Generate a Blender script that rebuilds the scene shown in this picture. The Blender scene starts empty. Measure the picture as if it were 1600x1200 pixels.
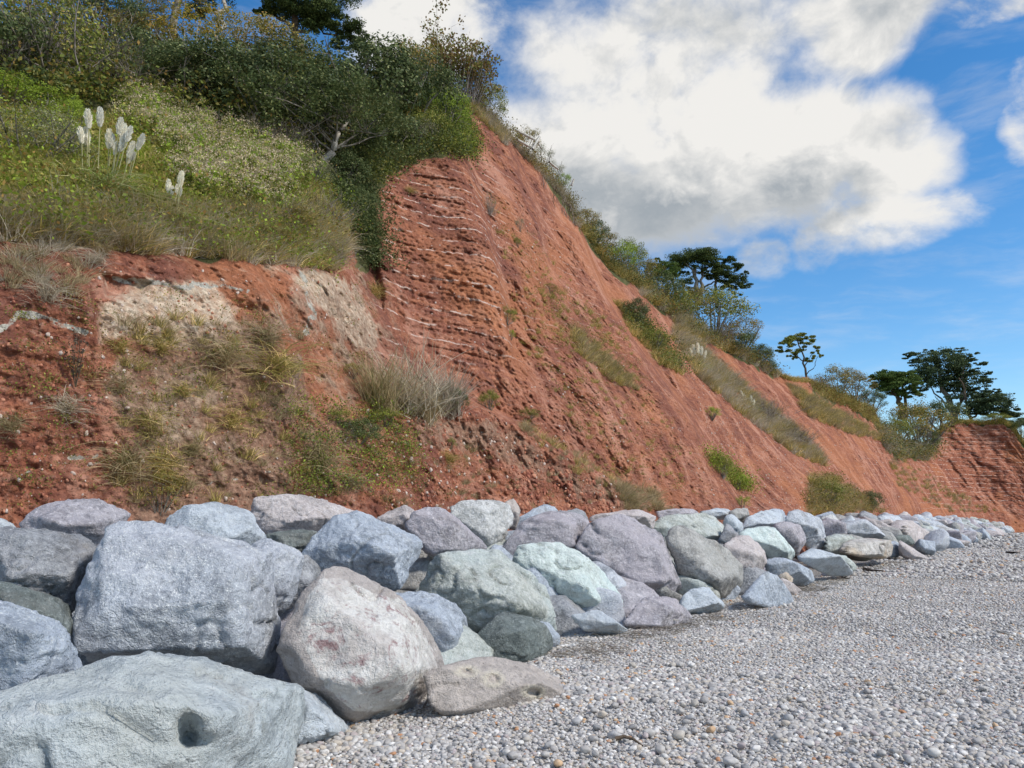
import bpy, bmesh, math, random
import numpy as np
from math import radians as R
from mathutils import Vector, Matrix, noise as mnoise
rng = np.random.default_rng(7)
random.seed(7)
S = bpy.context.scene
COL = S.collection

# ------------------------------------------------------------------ camera
F = 1209.0                       # focal length in photo pixels (1600 wide)
PITCH = R(9.85)
CAMZ = 1.6
cd = bpy.data.cameras.new('camera'); cam = bpy.data.objects.new('camera', cd); COL.objects.link(cam)
cd.sensor_width = 36; cd.lens = 36*F/1600; cd.clip_start = .05; cd.clip_end = 5000
cam.location = (0, 0, CAMZ); cam.rotation_euler = (R(90)+PITCH, 0, 0)
S.camera = cam

# ------------------------------------------------------------------ exposure, light
S.view_settings.view_transform = 'Standard'; S.view_settings.look = 'None'
S.view_settings.exposure = 0.5; S.view_settings.gamma = 1; S.view_settings.use_curve_mapping = False
S.cycles.max_bounces = 5; S.cycles.diffuse_bounces = 3; S.cycles.transparent_max_bounces = 4
S.cycles.use_denoising = True
SUN_EL, SUN_AZ = 42.0, 118.0     # degrees; azimuth clockwise from the view direction
sd = bpy.data.lights.new('sun', 'SUN'); sun = bpy.data.objects.new('sun', sd); COL.objects.link(sun)
sd.energy = 2.4; sd.angle = R(9); sd.color = (1, .94, .85)
sv = Vector((math.sin(R(SUN_AZ))*math.cos(R(SUN_EL)), math.cos(R(SUN_AZ))*math.cos(R(SUN_EL)), math.sin(R(SUN_EL))))
sun.rotation_euler = (-sv).to_track_quat('-Z', 'Y').to_euler(); sun.location = sv*50


class NT:
    """small helper around a node tree"""
    def __init__(s, nt): s.t = nt; nt.nodes.clear()
    def n(s, kind, **kw):
        nd = s.t.nodes.new(kind)
        for k, v in kw.items(): setattr(nd, k, v)
        return nd
    def l(s, a, b): s.t.links.new(a, b)
    def put(s, v, sock):
        if isinstance(v, (int, float)): sock.default_value = v
        elif isinstance(v, (tuple, list)):
            v = tuple(v)
            n = len(sock.default_value) if hasattr(sock.default_value, '__len__') else 0
            sock.default_value = (v + (1,))[:n] if n == 4 else v
        else: s.l(v, sock)
    def m(s, op, a, b=0.0, c=0.0, clamp=False):
        nd = s.n('ShaderNodeMath', operation=op, use_clamp=clamp)
        s.put(a, nd.inputs[0]); s.put(b, nd.inputs[1])
        if op in ('MULTIPLY_ADD', 'WRAP', 'SMOOTH_MAX', 'SMOOTH_MIN'): s.put(c, nd.inputs[2])
        return nd.outputs[0]
    def vm(s, op, a, b=(0, 0, 0)):
        nd = s.n('ShaderNodeVectorMath', operation=op); s.put(a, nd.inputs[0])
        if op == 'SCALE': s.put(b, nd.inputs[3])
        else: s.put(b, nd.inputs[1])
        return nd.outputs[1] if op in ('LENGTH', 'DOT_PRODUCT') else nd.outputs[0]
    def mix(s, f, a, b, blend='MIX'):
        nd = s.n('ShaderNodeMix', data_type='RGBA', blend_type=blend)
        s.put(f, nd.inputs[0]); s.put(a, nd.inputs[6]); s.put(b, nd.inputs[7]); return nd.outputs[2]
    def noise(s, vec, scale, detail=4, rough=.55, out=0, dist=0.0):
        nd = s.n('ShaderNodeTexNoise'); s.put(vec, nd.inputs['Vector'])
        nd.inputs['Scale'].default_value = scale; nd.inputs['Detail'].default_value = detail
        nd.inputs['Roughness'].default_value = rough; nd.inputs['Distortion'].default_value = dist
        return nd.outputs[out]
    def vor(s, vec, scale, feature='F1', out='Distance', rand=1.0):
        nd = s.n('ShaderNodeTexVoronoi', feature=feature); s.put(vec, nd.inputs['Vector'])
        nd.inputs['Scale'].default_value = scale; nd.inputs['Randomness'].default_value = rand
        return nd.outputs[out]
    def ss(s, v, lo, hi, to0=0.0, to1=1.0):
        nd = s.n('ShaderNodeMapRange', interpolation_type='SMOOTHSTEP'); s.put(v, nd.inputs[0])
        s.put(lo, nd.inputs[1]); s.put(hi, nd.inputs[2]); s.put(to0, nd.inputs[3]); s.put(to1, nd.inputs[4])
        return nd.outputs[0]
    def ramp(s, v, stops, interp='LINEAR'):
        nd = s.n('ShaderNodeValToRGB'); s.put(v, nd.inputs[0]); cr = nd.color_ramp; cr.interpolation = interp
        while len(cr.elements) < len(stops): cr.elements.new(.5)
        for e, (p, c) in zip(cr.elements, stops): e.position = p; e.color = tuple(c)+(1,)
        return nd.outputs[0]
    def attr(s, name, kind='GEOMETRY', out='Fac'):
        nd = s.n('ShaderNodeAttribute', attribute_type=kind, attribute_name=name); return nd.outputs[out]
    def bump(s, h, strength, dist, normal=None):
        nd = s.n('ShaderNodeBump'); nd.inputs['Strength'].default_value = strength; nd.inputs['Distance'].default_value = dist
        s.put(h, nd.inputs['Height'])
        if normal is not None: s.l(normal, nd.inputs['Normal'])
        return nd.outputs[0]


def new_mat(name, rough=.9, spec=.3):
    m = bpy.data.materials.new(name); m.use_nodes = True; nt = NT(m.node_tree)
    out = nt.n('ShaderNodeOutputMaterial'); b = nt.n('ShaderNodeBsdfPrincipled')
    b.inputs['Roughness'].default_value = rough; b.inputs['Specular IOR Level'].default_value = spec
    nt.l(b.outputs[0], out.inputs[0]); nt.b = b; nt.o = out
    return m, nt


# photo pixel -> ray -> point at a horizontal distance
CP, SP = math.cos(PITCH), math.sin(PITCH)
def ray(px, py):
    px = np.asarray(px, float); py = np.asarray(py, float)
    a = (px-800)/F; b = (600-py)/F
    return a, CP-b*SP, SP+b*CP
def pt(px, py, D):
    x, y, z = ray(px, py); h = np.hypot(x, y); k = np.asarray(D, float)/h
    return np.stack([x*k, y*k, CAMZ+z*k], -1)
def azim(px, py=810): x, y, z = ray(px, py); return np.arctan2(x, y)
COAST = R(55.5)
def dist_of(px, t, py=810): return t/np.maximum(np.cos(azim(px, py)+COAST), .02)
def inland(x, y): return -.824*x+.566*y

# ------------------------------------------------------------------ sky
W = bpy.data.worlds.new('World'); S.world = W; W.use_nodes = True
w = NT(W.node_tree)
wo = w.n('ShaderNodeOutputWorld'); bg = w.n('ShaderNodeBackground')
sky = w.n('ShaderNodeTexSky', sky_type='NISHITA', sun_disc=False)
sky.sun_elevation = R(SUN_EL); sky.sun_rotation = R(SUN_AZ); sky.air_density = 1.0; sky.dust_density = .25; sky.ozone_density = 2.2
hs = w.n('ShaderNodeHueSaturation'); hs.inputs['Saturation'].default_value = 1.34; hs.inputs['Value'].default_value = 1.05
w.l(sky.outputs[0], hs.inputs['Color'])
d = w.vm('NORMALIZE', w.n('ShaderNodeTexCoord').outputs['Generated'])
sep = w.n('ShaderNodeSeparateXYZ'); w.l(d, sep.inputs[0])
az = w.m('MULTIPLY', w.m('ARCTAN2', sep.outputs[0], sep.outputs[1]), 57.2958)
el = w.m('MULTIPLY', w.m('ARCSINE', sep.outputs[2]), 57.2958)
dc = w.vm('MULTIPLY', d, (1, 1, 1.3))
warp = w.vm('SCALE', w.vm('SUBTRACT', w.noise(dc, 5.0, 3, .5, out=1), (.5, .5, .5)), .09)
dw = w.vm('ADD', dc, warp)
n1 = w.noise(dw, 4.2, 10, .58)
n2 = w.noise(dw, 11.0, 8, .6)
nz = w.m('ADD', w.m('MULTIPLY', w.m('SUBTRACT', n1, .5), 3.4), w.m('MULTIPLY', w.m('SUBTRACT', n2, .5), 2.1))
n1s = w.noise(w.vm('ADD', dw, (sv.x*.035, sv.y*.035, .06)), 4.2, 10, .58)
n2s = w.noise(w.vm('ADD', dw, (sv.x*.012, sv.y*.012, .022)), 11.0, 8, .6)
rel_ = w.m('ADD', w.m('MULTIPLY', w.m('SUBTRACT', n1s, n1), 3.4), w.m('MULTIPLY', w.m('SUBTRACT', n2s, n2), 2.0))
def azel(px, py):
    x, y, z = ray(px, py); return math.degrees(math.atan2(x, y)), math.degrees(math.atan2(z, math.hypot(x, y)))
def blob(px, py, rx, ry, rot=0):
    a0, e0 = azel(px, py); a1, _ = azel(px+rx, py); _, e1 = azel(px, py-ry)
    da = w.m('DIVIDE', w.m('SUBTRACT', az, a0), abs(a1-a0)); de = w.m('DIVIDE', w.m('SUBTRACT', el, e0), abs(e1-e0))
    if rot:
        c, s_ = math.cos(R(rot)), math.sin(R(rot))
        da, de = w.m('ADD', w.m('MULTIPLY', da, c), w.m('MULTIPLY', de, s_)), w.m('SUBTRACT', w.m('MULTIPLY', de, c), w.m('MULTIPLY', da, s_))
    q = w.m('ADD', w.m('MULTIPLY', da, da), w.m('MULTIPLY', de, de))
    return w.m('SUBTRACT', 1.0, q)
def maxof(l):
    o = l[0]
    for q in l[1:]: o = w.m('SMOOTH_MAX', o, q, .25)
    return o
big = maxof([blob(1050, 120, 330, 190), blob(880, 260, 260, 160), blob(1180, 240, 270, 150), blob(1395, 225, 130, 120), blob(1340, 30, 190, 120), blob(980, 325, 270, 105)])
small = maxof([blob(1370, 352, 150, 46, -6), blob(1195, 405, 46, 34), blob(660, 30, 110, 90), blob(1612, 170, 60, 100), blob(1275, 385, 44, 45), blob(1560, 5, 150, 36)])
foc = w.m('ADD', w.m('POWER', w.m('DIVIDE', w.m('SUBTRACT', az, 4.0), 46.0), 2.0), w.m('POWER', w.m('DIVIDE', w.m('SUBTRACT', el, 12.0), 34.0), 2.0))
wild = w.m('ADD', w.m('MULTIPLY', nz, .9), w.ss(foc, .9, 1.5, -2.4, .10))
dens = maxof([w.m('ADD', w.m('MINIMUM', w.m('MAXIMUM', big, -1.5), .8), w.m('MULTIPLY', nz, .62)), w.m('ADD', w.m('MINIMUM', w.m('MULTIPLY', w.m('MAXIMUM', small, -2.5), .6), .3), w.m('ADD', w.m('MULTIPLY', nz, .95), .2)), wild])
cover = w.ss(dens, -.15, w.m('ADD', .65, w.m('MULTIPLY', w.ss(el, 22, 16), .5)))
# thin streaks of high cloud
wisp = w.noise(w.vm('MULTIPLY', w.vm('ADD', d, w.vm('SCALE', warp, .6)), (3.0, 3.0, 14.0)), 2.2, 7, .6)
wisp = w.m('MULTIPLY', w.ss(wisp, .42, .78), .3)
cover = w.m('MAXIMUM', cover, wisp, clamp=True)
# cloud light and shade: bright heaps, grey flat undersides
base_dark = w.ss(w.m('ADD', w.m('MULTIPLY', nz, .35), w.m('MAXIMUM', w.m('MAXIMUM', blob(950, 370, 460, 150), blob(1270, 300, 170, 85)), blob(1390, 210, 90, 70))), -.1, 1.0)
n3 = w.noise(dw, 3.1, 6, .5)
thick = w.ss(dens, .2, 1.1)
sh = w.m('ADD', w.m('MULTIPLY', base_dark, .95), w.m('MULTIPLY', w.ss(n3, .36, .66), .34), clamp=True)
sh = w.m('ADD', sh, w.m('MULTIPLY', rel_, 1.3), clamp=True)
sh = w.m('MULTIPLY', sh, w.m('ADD', w.m('MULTIPLY', thick, .5), .5))
ccol = w.mix(sh, (.62, .61, .59), (.25, .28, .31))
cl = w.vm('SCALE', ccol, 1.0)
bg.inputs['Strength'].default_value = 1.0
SKY_STRENGTH = .12
skyc = w.vm('SCALE', hs.outputs[0], SKY_STRENGTH)
w.l(w.mix(cover, skyc, cl), bg.inputs['Color'])
w.l(bg.outputs[0], wo.inputs[0])


# ------------------------------------------------------------------ numpy noise
_pm = np.random.default_rng(3).permutation(256); _pm = np.concatenate([_pm, _pm, _pm])
_g = np.random.default_rng(4).normal(size=(256, 3)); _g /= np.linalg.norm(_g, axis=1)[:, None]
def perlin(P):
    P = np.asarray(P, float); i = np.floor(P).astype(int); f = P-i; i &= 255
    u = f*f*f*(f*(f*6-15)+10); r = 0
    for dx in (0, 1):
        wx = u[..., 0] if dx else 1-u[..., 0]
        for dy in (0, 1):
            wy = u[..., 1] if dy else 1-u[..., 1]
            for dz in (0, 1):
                wz = u[..., 2] if dz else 1-u[..., 2]
                h = _pm[_pm[_pm[(i[..., 0]+dx) & 255]+((i[..., 1]+dy) & 255)]+((i[..., 2]+dz) & 255)]
                g = _g[h]
                r = r+wx*wy*wz*(g[..., 0]*(f[..., 0]-dx)+g[..., 1]*(f[..., 1]-dy)+g[..., 2]*(f[..., 2]-dz))
    return r*1.6
def fbm(P, octv=4, gain=.5, lac=2.03):
    P = np.asarray(P, float); a = 1; r = 0
    for k in range(octv): r = r+a*perlin(P+k*17.3); P = P*lac; a *= gain
    return r
def ridged(P, octv=4, gain=.5):
    P = np.asarray(P, float); a = 1; r = 0
    for k in range(octv): r = r+a*(1-2*np.abs(perlin(P+k*9.7))); P = P*2.1; a *= gain
    return r
def sstep(a, b, x): t = np.clip((x-a)/(b-a), 0, 1); return t*t*(3-2*t)


# ------------------------------------------------------------------ mesh helpers
def link(o, parent=None):
    COL.objects.link(o)
    if parent is not None: o.parent = parent
    return o
def tag(o, label=None, cat=None, group=None, kind=None):
    if label: o['label'] = label
    if cat: o['category'] = cat
    if group: o['group'] = group
    if kind: o['kind'] = kind
    return o
def empty(name, loc, rz=0.0, sc=1.0):
    o = bpy.data.objects.new(name, None); COL.objects.link(o); o.location = tuple(float(q) for q in loc)
    o.rotation_euler = (0, 0, rz); o.scale = (sc,)*3 if not hasattr(sc, '__len__') else sc
    o.empty_display_size = .2
    return o
def mesh_np(name, V, T, mat=None, smooth=True, attrs=None, quads=False):
    me = bpy.data.meshes.new(name); V = np.asarray(V, np.float32); T = np.asarray(T, np.int32); k = 4 if quads else 3
    me.vertices.add(len(V)); me.vertices.foreach_set('co', V.ravel())
    me.loops.add(T.size); me.loops.foreach_set('vertex_index', T.ravel())
    me.polygons.add(len(T)); me.polygons.foreach_set('loop_start', np.arange(len(T), dtype=np.int32)*k)
    me.polygons.foreach_set('loop_total', np.full(len(T), k, np.int32))
    me.update(calc_edges=True)
    if smooth: me.polygons.foreach_set('use_smooth', np.ones(len(T), bool))
    for an, av in (attrs or {}).items():
        a = me.attributes.new(an, 'FLOAT', 'POINT'); a.data.foreach_set('value', np.asarray(av, np.float32).ravel())
    if mat: me.materials.append(mat)
    me.validate(); me.update()
    return me
def obj(name, me, parent=None): return link(bpy.data.objects.new(name, me), parent)

class MB:
    """collects triangles"""
    def __init__(s): s.v = []; s.t = []; s.n = 0
    def add(s, V, T):
        V = np.asarray(V, float).reshape(-1, 3); T = np.asarray(T, int).reshape(-1, 3)
        s.v.append(V); s.t.append(T+s.n); s.n += len(V)
    def tube(s, pts, rad, sides=5):
        pts = np.asarray(pts, float); n = len(pts); rad = np.broadcast_to(np.asarray(rad, float), (n,))
        d = np.gradient(pts, axis=0); d /= np.linalg.norm(d, axis=1)[:, None]+1e-9
        ref = np.where(np.abs(d[:, 2:3]) < .9, np.array([[0, 0, 1.]]), np.array([[1., 0, 0]]))
        a = np.cross(d, ref); a /= np.linalg.norm(a, axis=1)[:, None]+1e-9; b = np.cross(d, a)
        th = np.arange(sides)*2*math.pi/sides
        V = pts[:, None]+rad[:, None, None]*(np.cos(th)[None, :, None]*a[:, None]+np.sin(th)[None, :, None]*b[:, None])
        i = np.arange(n-1)[:, None]*sides; j = np.arange(sides)[None]; j2 = (j+1) % sides
        A = i+j; B = i+j2; C = i+sides+j2; Dd = i+sides+j
        T = np.concatenate([np.stack([A, B, C], -1).reshape(-1, 3), np.stack([A, C, Dd], -1).reshape(-1, 3)])
        s.add(V.reshape(-1, 3), T)
    def leaves(s, C, size, nrm=None, aspect=.5, jit=.8, r=rng):
        """diamond leaf cards at centres C"""
        C = np.asarray(C, float); n = len(C)
        N = r.normal(size=(n, 3))
        if nrm is not None: N = N*jit+np.asarray(nrm)
        N /= np.linalg.norm(N, axis=1)[:, None]+1e-9
        U = np.cross(N, r.normal(size=(n, 3))); U /= np.linalg.norm(U, axis=1)[:, None]+1e-9; Wv = np.cross(N, U)
        L = np.broadcast_to(np.asarray(size, float), (n,))[:, None]*r.uniform(.65, 1.3, (n, 1))
        V = np.stack([C-U*L*.5, C+Wv*L*.5*aspect, C+U*L*.5, C-Wv*L*.5*aspect], 1).reshape(-1, 3)
        b = np.arange(n)[:, None]*4
        s.add(V, np.concatenate([b+np.array([[0, 1, 2]]), b+np.array([[0, 2, 3]])]))
    def blades(s, base, tip_dir, length, width, bend=.5, seg=3, r=rng):
        """grass blades: base (n,3), direction (n,3)"""
        n = len(base); base = np.asarray(base, float); dr = np.asarray(tip_dir, float); dr = dr/(np.linalg.norm(dr, axis=1)[:, None]+1e-9)
        L = np.broadcast_to(length, (n,))[:, None]; Wd = np.broadcast_to(width, (n,))[:, None]
        side = np.cross(dr, r.normal(size=(n, 3))); side /= np.linalg.norm(side, axis=1)[:, None]+1e-9
        hor = dr.copy(); hor[:, 2] = 0; Vs = []
        for k in range(seg+1):
            f = k/seg
            c = base+dr*L*f+(hor*.6-np.array([[0, 0, 1.]]))*L*(bend*f*f)[:, None] if hasattr(bend, '__len__') else base+dr*L*f+(hor*.6-np.array([[0, 0, 1.]]))*L*bend*f*f
            if k < seg: Vs += [c-side*Wd*(1-f*.75), c+side*Wd*(1-f*.75)]
            else: Vs += [c]
        V = np.stack(Vs, 1); m = V.shape[1]; b = np.arange(n)[:, None]*m; T = []
        for k in range(seg-1):
            q = 2*k; T += [b+np.array([[q, q+1, q+3]]), b+np.array([[q, q+3, q+2]])]
        q = 2*(seg-1); T += [b+np.array([[q, q+1, q+2]])]
        s.add(V.reshape(-1, 3), np.concatenate(T))
    def mesh(s, name, mat, smooth=True):
        if not s.v: s.v = [np.zeros((3, 3))]; s.t = [np.array([[0, 1, 2]])]
        return mesh_np(name, np.concatenate(s.v), np.concatenate(s.t), mat, smooth)


def in_poly(px, py, poly):
    px = np.asarray(px, float); py = np.asarray(py, float); inside = np.zeros(px.shape, bool); n = len(poly)
    for i in range(n):
        x1, y1 = poly[i]; x2, y2 = poly[(i+1) % n]
        if y1 == y2: continue
        c = ((y1 > py) != (y2 > py)) & (px < (x2-x1)*(py-y1)/(y2-y1)+x1); inside ^= c
    return inside
def poly_dist(px, py, poly, closed=True):
    d = np.full(np.shape(px), 1e9); n = len(poly)
    for i in range(n if closed else n-1):
        x1, y1 = poly[i]; x2, y2 = poly[(i+1) % n]; dx, dy = x2-x1, y2-y1
        t = np.clip(((px-x1)*dx+(py-y1)*dy)/(dx*dx+dy*dy+1e-9), 0, 1)
        d = np.minimum(d, np.hypot(px-x1-t*dx, py-y1-t*dy))
    return d
def soft(px, py, poly, w):
    """signed soft mask: 1 inside, 0 outside, w pixels of transition"""
    d = poly_dist(px, py, poly); s = np.where(in_poly(px, py, poly), d, -d)
    return sstep(-w, w, s)

# ------------------------------------------------------------------ materials of the ground and rocks
def mat_cliff():
    m, n = new_mat('red_marl', .95, .15)
    geo = n.n('ShaderNodeNewGeometry'); P = geo.outputs['Position']
    sp = n.n('ShaderNodeSeparateXYZ'); n.l(P, sp.inputs[0])
    big = n.noise(P, .35, 6, .6); mid = n.noise(P, 1.7, 6, .62); fine = n.noise(P, 9.0, 5, .65); vf = n.noise(P, 45, 3, .6)
    Ps = n.vm('MULTIPLY', P, (.35, .35, 6.0)); strat = n.noise(Ps, 1.0, 6, .62, dist=.6)
    base = n.ramp(n.m('ADD', n.m('MULTIPLY', big, .45), n.m('MULTIPLY', mid, .55)),
                  [(.33, (.18, .066, .042)), (.45, (.31, .112, .066)), (.58, (.42, .162, .088)), (.70, (.54, .265, .16))])
    base = n.mix(n.ss(strat, .45, .75, 0, .45), base, (.50, .22, .11))
    base = n.mix(n.ss(strat, .52, .3, 0, .5), base, (.21, .075, .055))
    base = n.mix(n.m('MULTIPLY', n.attr('far'), .6), base, (.36, .122, .068))
    base = n.mix(n.m('MULTIPLY', n.ss(fine, .5, .72), .6), base, (.56, .33, .24))
    base = n.mix(n.m('MULTIPLY', n.ss(fine, .52, .3), .75), base, (.12, .05, .04))
    mot = n.noise(P, .9, 7, .68); base = n.mix(n.ss(mot, .51, .36, 0, .75), base, (.20, .075, .052)); base = n.mix(n.ss(mot, .54, .68, 0, .5), base, (.50, .225, .145))
    # rain-washed streaks running down the faces
    along = n.vm('DOT_PRODUCT', P, (.566, .824, 0)); cx = n.n('ShaderNodeCombineXYZ'); n.l(n.m('MULTIPLY', along, .8), cx.inputs[0]); n.l(n.m('MULTIPLY', sp.outputs[2], .22), cx.inputs[2])
    stk = n.noise(n.vm('ADD', cx.outputs[0], n.vm('SCALE', n.noise(P, .5, 4, .6, out=1), 2.2)), 1.2, 6, .62)
    base = n.mix(n.ss(stk, .50, .64, 0, .7), base, (.54, .27, .185)); base = n.mix(n.ss(stk, .47, .33, 0, .8), base, (.20, .08, .06))
    base = n.mix(n.ss(n.noise(P, .16, 3, .5), .5, .62, 0, .45), base, (.50, .20, .09))
    # pale speckle of fallen chips
    vd = n.vor(P, 14.0); keep = n.ss(n.noise(P, 2.2, 3, .5), .45, .62)
    chips = n.m('MULTIPLY', n.m('MULTIPLY', n.ss(vd, .24, .12), n.m('ADD', n.attr('scree'), .25, clamp=True)), keep)
    base = n.mix(n.m('MULTIPLY', chips, .8), base, (.62, .46, .38))
    # thin pale gypsum beds
    zz = n.m('ADD', sp.outputs[2], n.m('ADD', n.m('MULTIPLY', n.noise(P, .35, 2, .5), .5), n.m('MULTIPLY', n.noise(P, 4, 3, .5), .10)))
    lines = n.m('ABSOLUTE', n.m('SUBTRACT', n.m('FRACT', n.m('MULTIPLY', zz, 1.9)), .5))
    lines = n.m('MULTIPLY', n.ss(lines, .07, .02), n.ss(n.noise(n.vm('MULTIPLY', P, (1, 1, .4)), 2.4, 4, .6), .45, .56))
    base = n.mix(n.m('MULTIPLY', n.m('MULTIPLY', lines, n.attr('beds')), 1.0), base, (.66, .50, .42))
    # washed cream face and grey-green bands
    cr = n.ss(n.m('ADD', n.attr('cream'), n.m('MULTIPLY', n.m('SUBTRACT', mid, .5), 2.0)), .3, .75)
    creamc = n.mix(n.ss(fine, .35, .65), (.50, .34, .235), (.72, .60, .455))
    base = n.mix(n.m('MULTIPLY', cr, .92), base, creamc)
    br = n.ss(n.m('ADD', n.attr('brown'), n.m('MULTIPLY', n.m('SUBTRACT', mid, .5), 1.4)), .35, .75)
    base = n.mix(n.m('MULTIPLY', br, .75), base, n.mix(n.ss(fine, .35, .65), (.20, .125, .085), (.40, .27, .19)))
    gs = n.ss(n.m('ADD', n.attr('greyband'), n.m('MULTIPLY', n.m('SUBTRACT', fine, .5), 1.2)), .4, .62)
    base = n.mix(gs, base, n.mix(n.ss(vf, .35, .65), (.33, .30, .25), (.58, .55, .47)))
    # soil under the vegetation; the same dark colour paints the turf recess shade
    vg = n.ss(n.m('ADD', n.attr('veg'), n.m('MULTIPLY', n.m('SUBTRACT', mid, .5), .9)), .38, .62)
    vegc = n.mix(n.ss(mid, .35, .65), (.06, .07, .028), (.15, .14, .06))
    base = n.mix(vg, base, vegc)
    n.l(base, n.b.inputs['Base Color'])
    h = n.m('ADD', n.m('MULTIPLY', fine, .6), n.m('MULTIPLY', vf, .25)); h = n.m('ADD', h, n.m('MULTIPLY', n.vor(P, 7.0), .35))
    h = n.m('ADD', h, n.m('MULTIPLY', strat, .7)); h = n.m('ADD', h, n.m('MULTIPLY', n.ss(n.noise(P, 5, 6, .7), .4, .6), .5))
    n.l(n.bump(h, .8, .08), n.b.inputs['Normal'])
    return m

def mat_rock(name, dark, light, speck=(.62, .62, .60), tint=None, patch=None, speck_amt=.5, scale=1.0, warm=None, vein=.16):
    m, n = new_mat(name, .88, .25)
    tc = n.n('ShaderNodeTexCoord'); oi = n.n('ShaderNodeObjectInfo')
    P = n.vm('SCALE', n.vm('ADD', tc.outputs['Object'], n.vm('SCALE', (7.3, 3.1, 5.7), oi.outputs['Random'])), scale)
    big = n.noise(P, 1.1, 5, .55); mid = n.noise(P, 4.5, 7, .66, dist=.4); fine = n.noise(P, 22, 6, .68); vf = n.noise(P, 75, 3, .7)
    f = n.m('ADD', n.m('MULTIPLY', mid, .55), n.m('MULTIPLY', fine, .45))
    c = n.mix(n.ss(f, .38, .60), dark, light)
    c = n.mix(n.ss(n.noise(n.vm('MULTIPLY', P, (1.2, 2.0, 5.0)), 1.6, 7, .68, dist=.5), .44, .62, 0, .45), c, light); c = n.mix(n.ss(n.noise(P, 2.6, 6, .68), .52, .36, 0, .6), c, tuple(q*.72 for q in dark))
    if tint: c = n.mix(n.ss(big, .42, .62, 0, .75), c, tint)
    if warm: c = n.mix(n.ss(n.noise(P, 2.0, 5, .6), .54, .72, 0, .6), c, warm)
    # mineral flecks: crystalline white and dark
    sf = n.m('ADD', n.m('MULTIPLY', vf, .6), n.m('MULTIPLY', fine, .4))
    c = n.mix(n.ss(sf, .53, .62, 0, min(1, speck_amt*1.25)), c, speck)
    c = n.mix(n.ss(sf, .46, .36, 0, .6), c, tuple(q*.45 for q in dark))
    c = n.mix(n.ss(n.noise(n.vm('ADD', P, (9, 4, 2)), 1.3, 6, .65), .56, .72, 0, .35), c, (.36, .31, .26))
    # thin veins and surface cracks
    cr = n.vor(n.vm('ADD', P, n.vm('SCALE', n.noise(P, 3, 4, .6, out=1), .7)), 1.5, 'DISTANCE_TO_EDGE')
    c = n.mix(n.m('MULTIPLY', n.ss(cr, .018, .004), vein), c, speck)
    c = n.mix(n.ss(n.noise(P, 2.7, 6, .6), .60, .70, 0, .38), c, speck)
    if patch is not None:
        pa = n.ss(n.m('ADD', n.attr('patch'), n.m('MULTIPLY', n.m('SUBTRACT', mid, .5), 1.2)), .30, .46)
        pc = n.mix(n.ss(f, .4, .6), patch[0], patch[1])
        pc = n.mix(n.ss(n.noise(P, 2.2, 5, .6), .46, .66, 0, .4), pc, (.42, .34, .32))
        blot = n.m('MULTIPLY', n.ss(n.noise(P, 3.2, 8, .78, dist=1.2), .50, .60, 0, .8), n.ss(n.noise(P, 12, 4, .6), .42, .56))
        pc = n.mix(blot, pc, patch[2])
        c = n.mix(pa, c, pc)
    c = n.mix(n.m('MULTIPLY', n.attr('pale'), n.ss(fine, .3, .5)), c, (.66, .60, .50))
    n.l(c, n.b.inputs['Base Color'])
    lay = n.noise(n.vm('MULTIPLY', P, (1.6, 2.2, 7.0)), 1.5, 6, .68)
    h = n.m('ADD', n.m('MULTIPLY', mid, .8), n.m('MULTIPLY', fine, .8)); h = n.m('ADD', h, n.m('MULTIPLY', vf, .3)); h = n.m('ADD', h, n.m('MULTIPLY', lay, .5))
    fac = n.vor(n.vm('ADD', P, n.vm('SCALE', n.noise(P, 4, 3, .6, out=1), .25)), 4.5)
    h = n.m('ADD', n.m('MULTIPLY', h, .62), n.m('MULTIPLY', fac, .6)); h = n.m('SUBTRACT', h, n.m('MULTIPLY', n.ss(cr, .02, 0), .07))
    n.l(n.bump(h, 1.0, .075/scale), n.b.inputs['Normal'])
    return m

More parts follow.
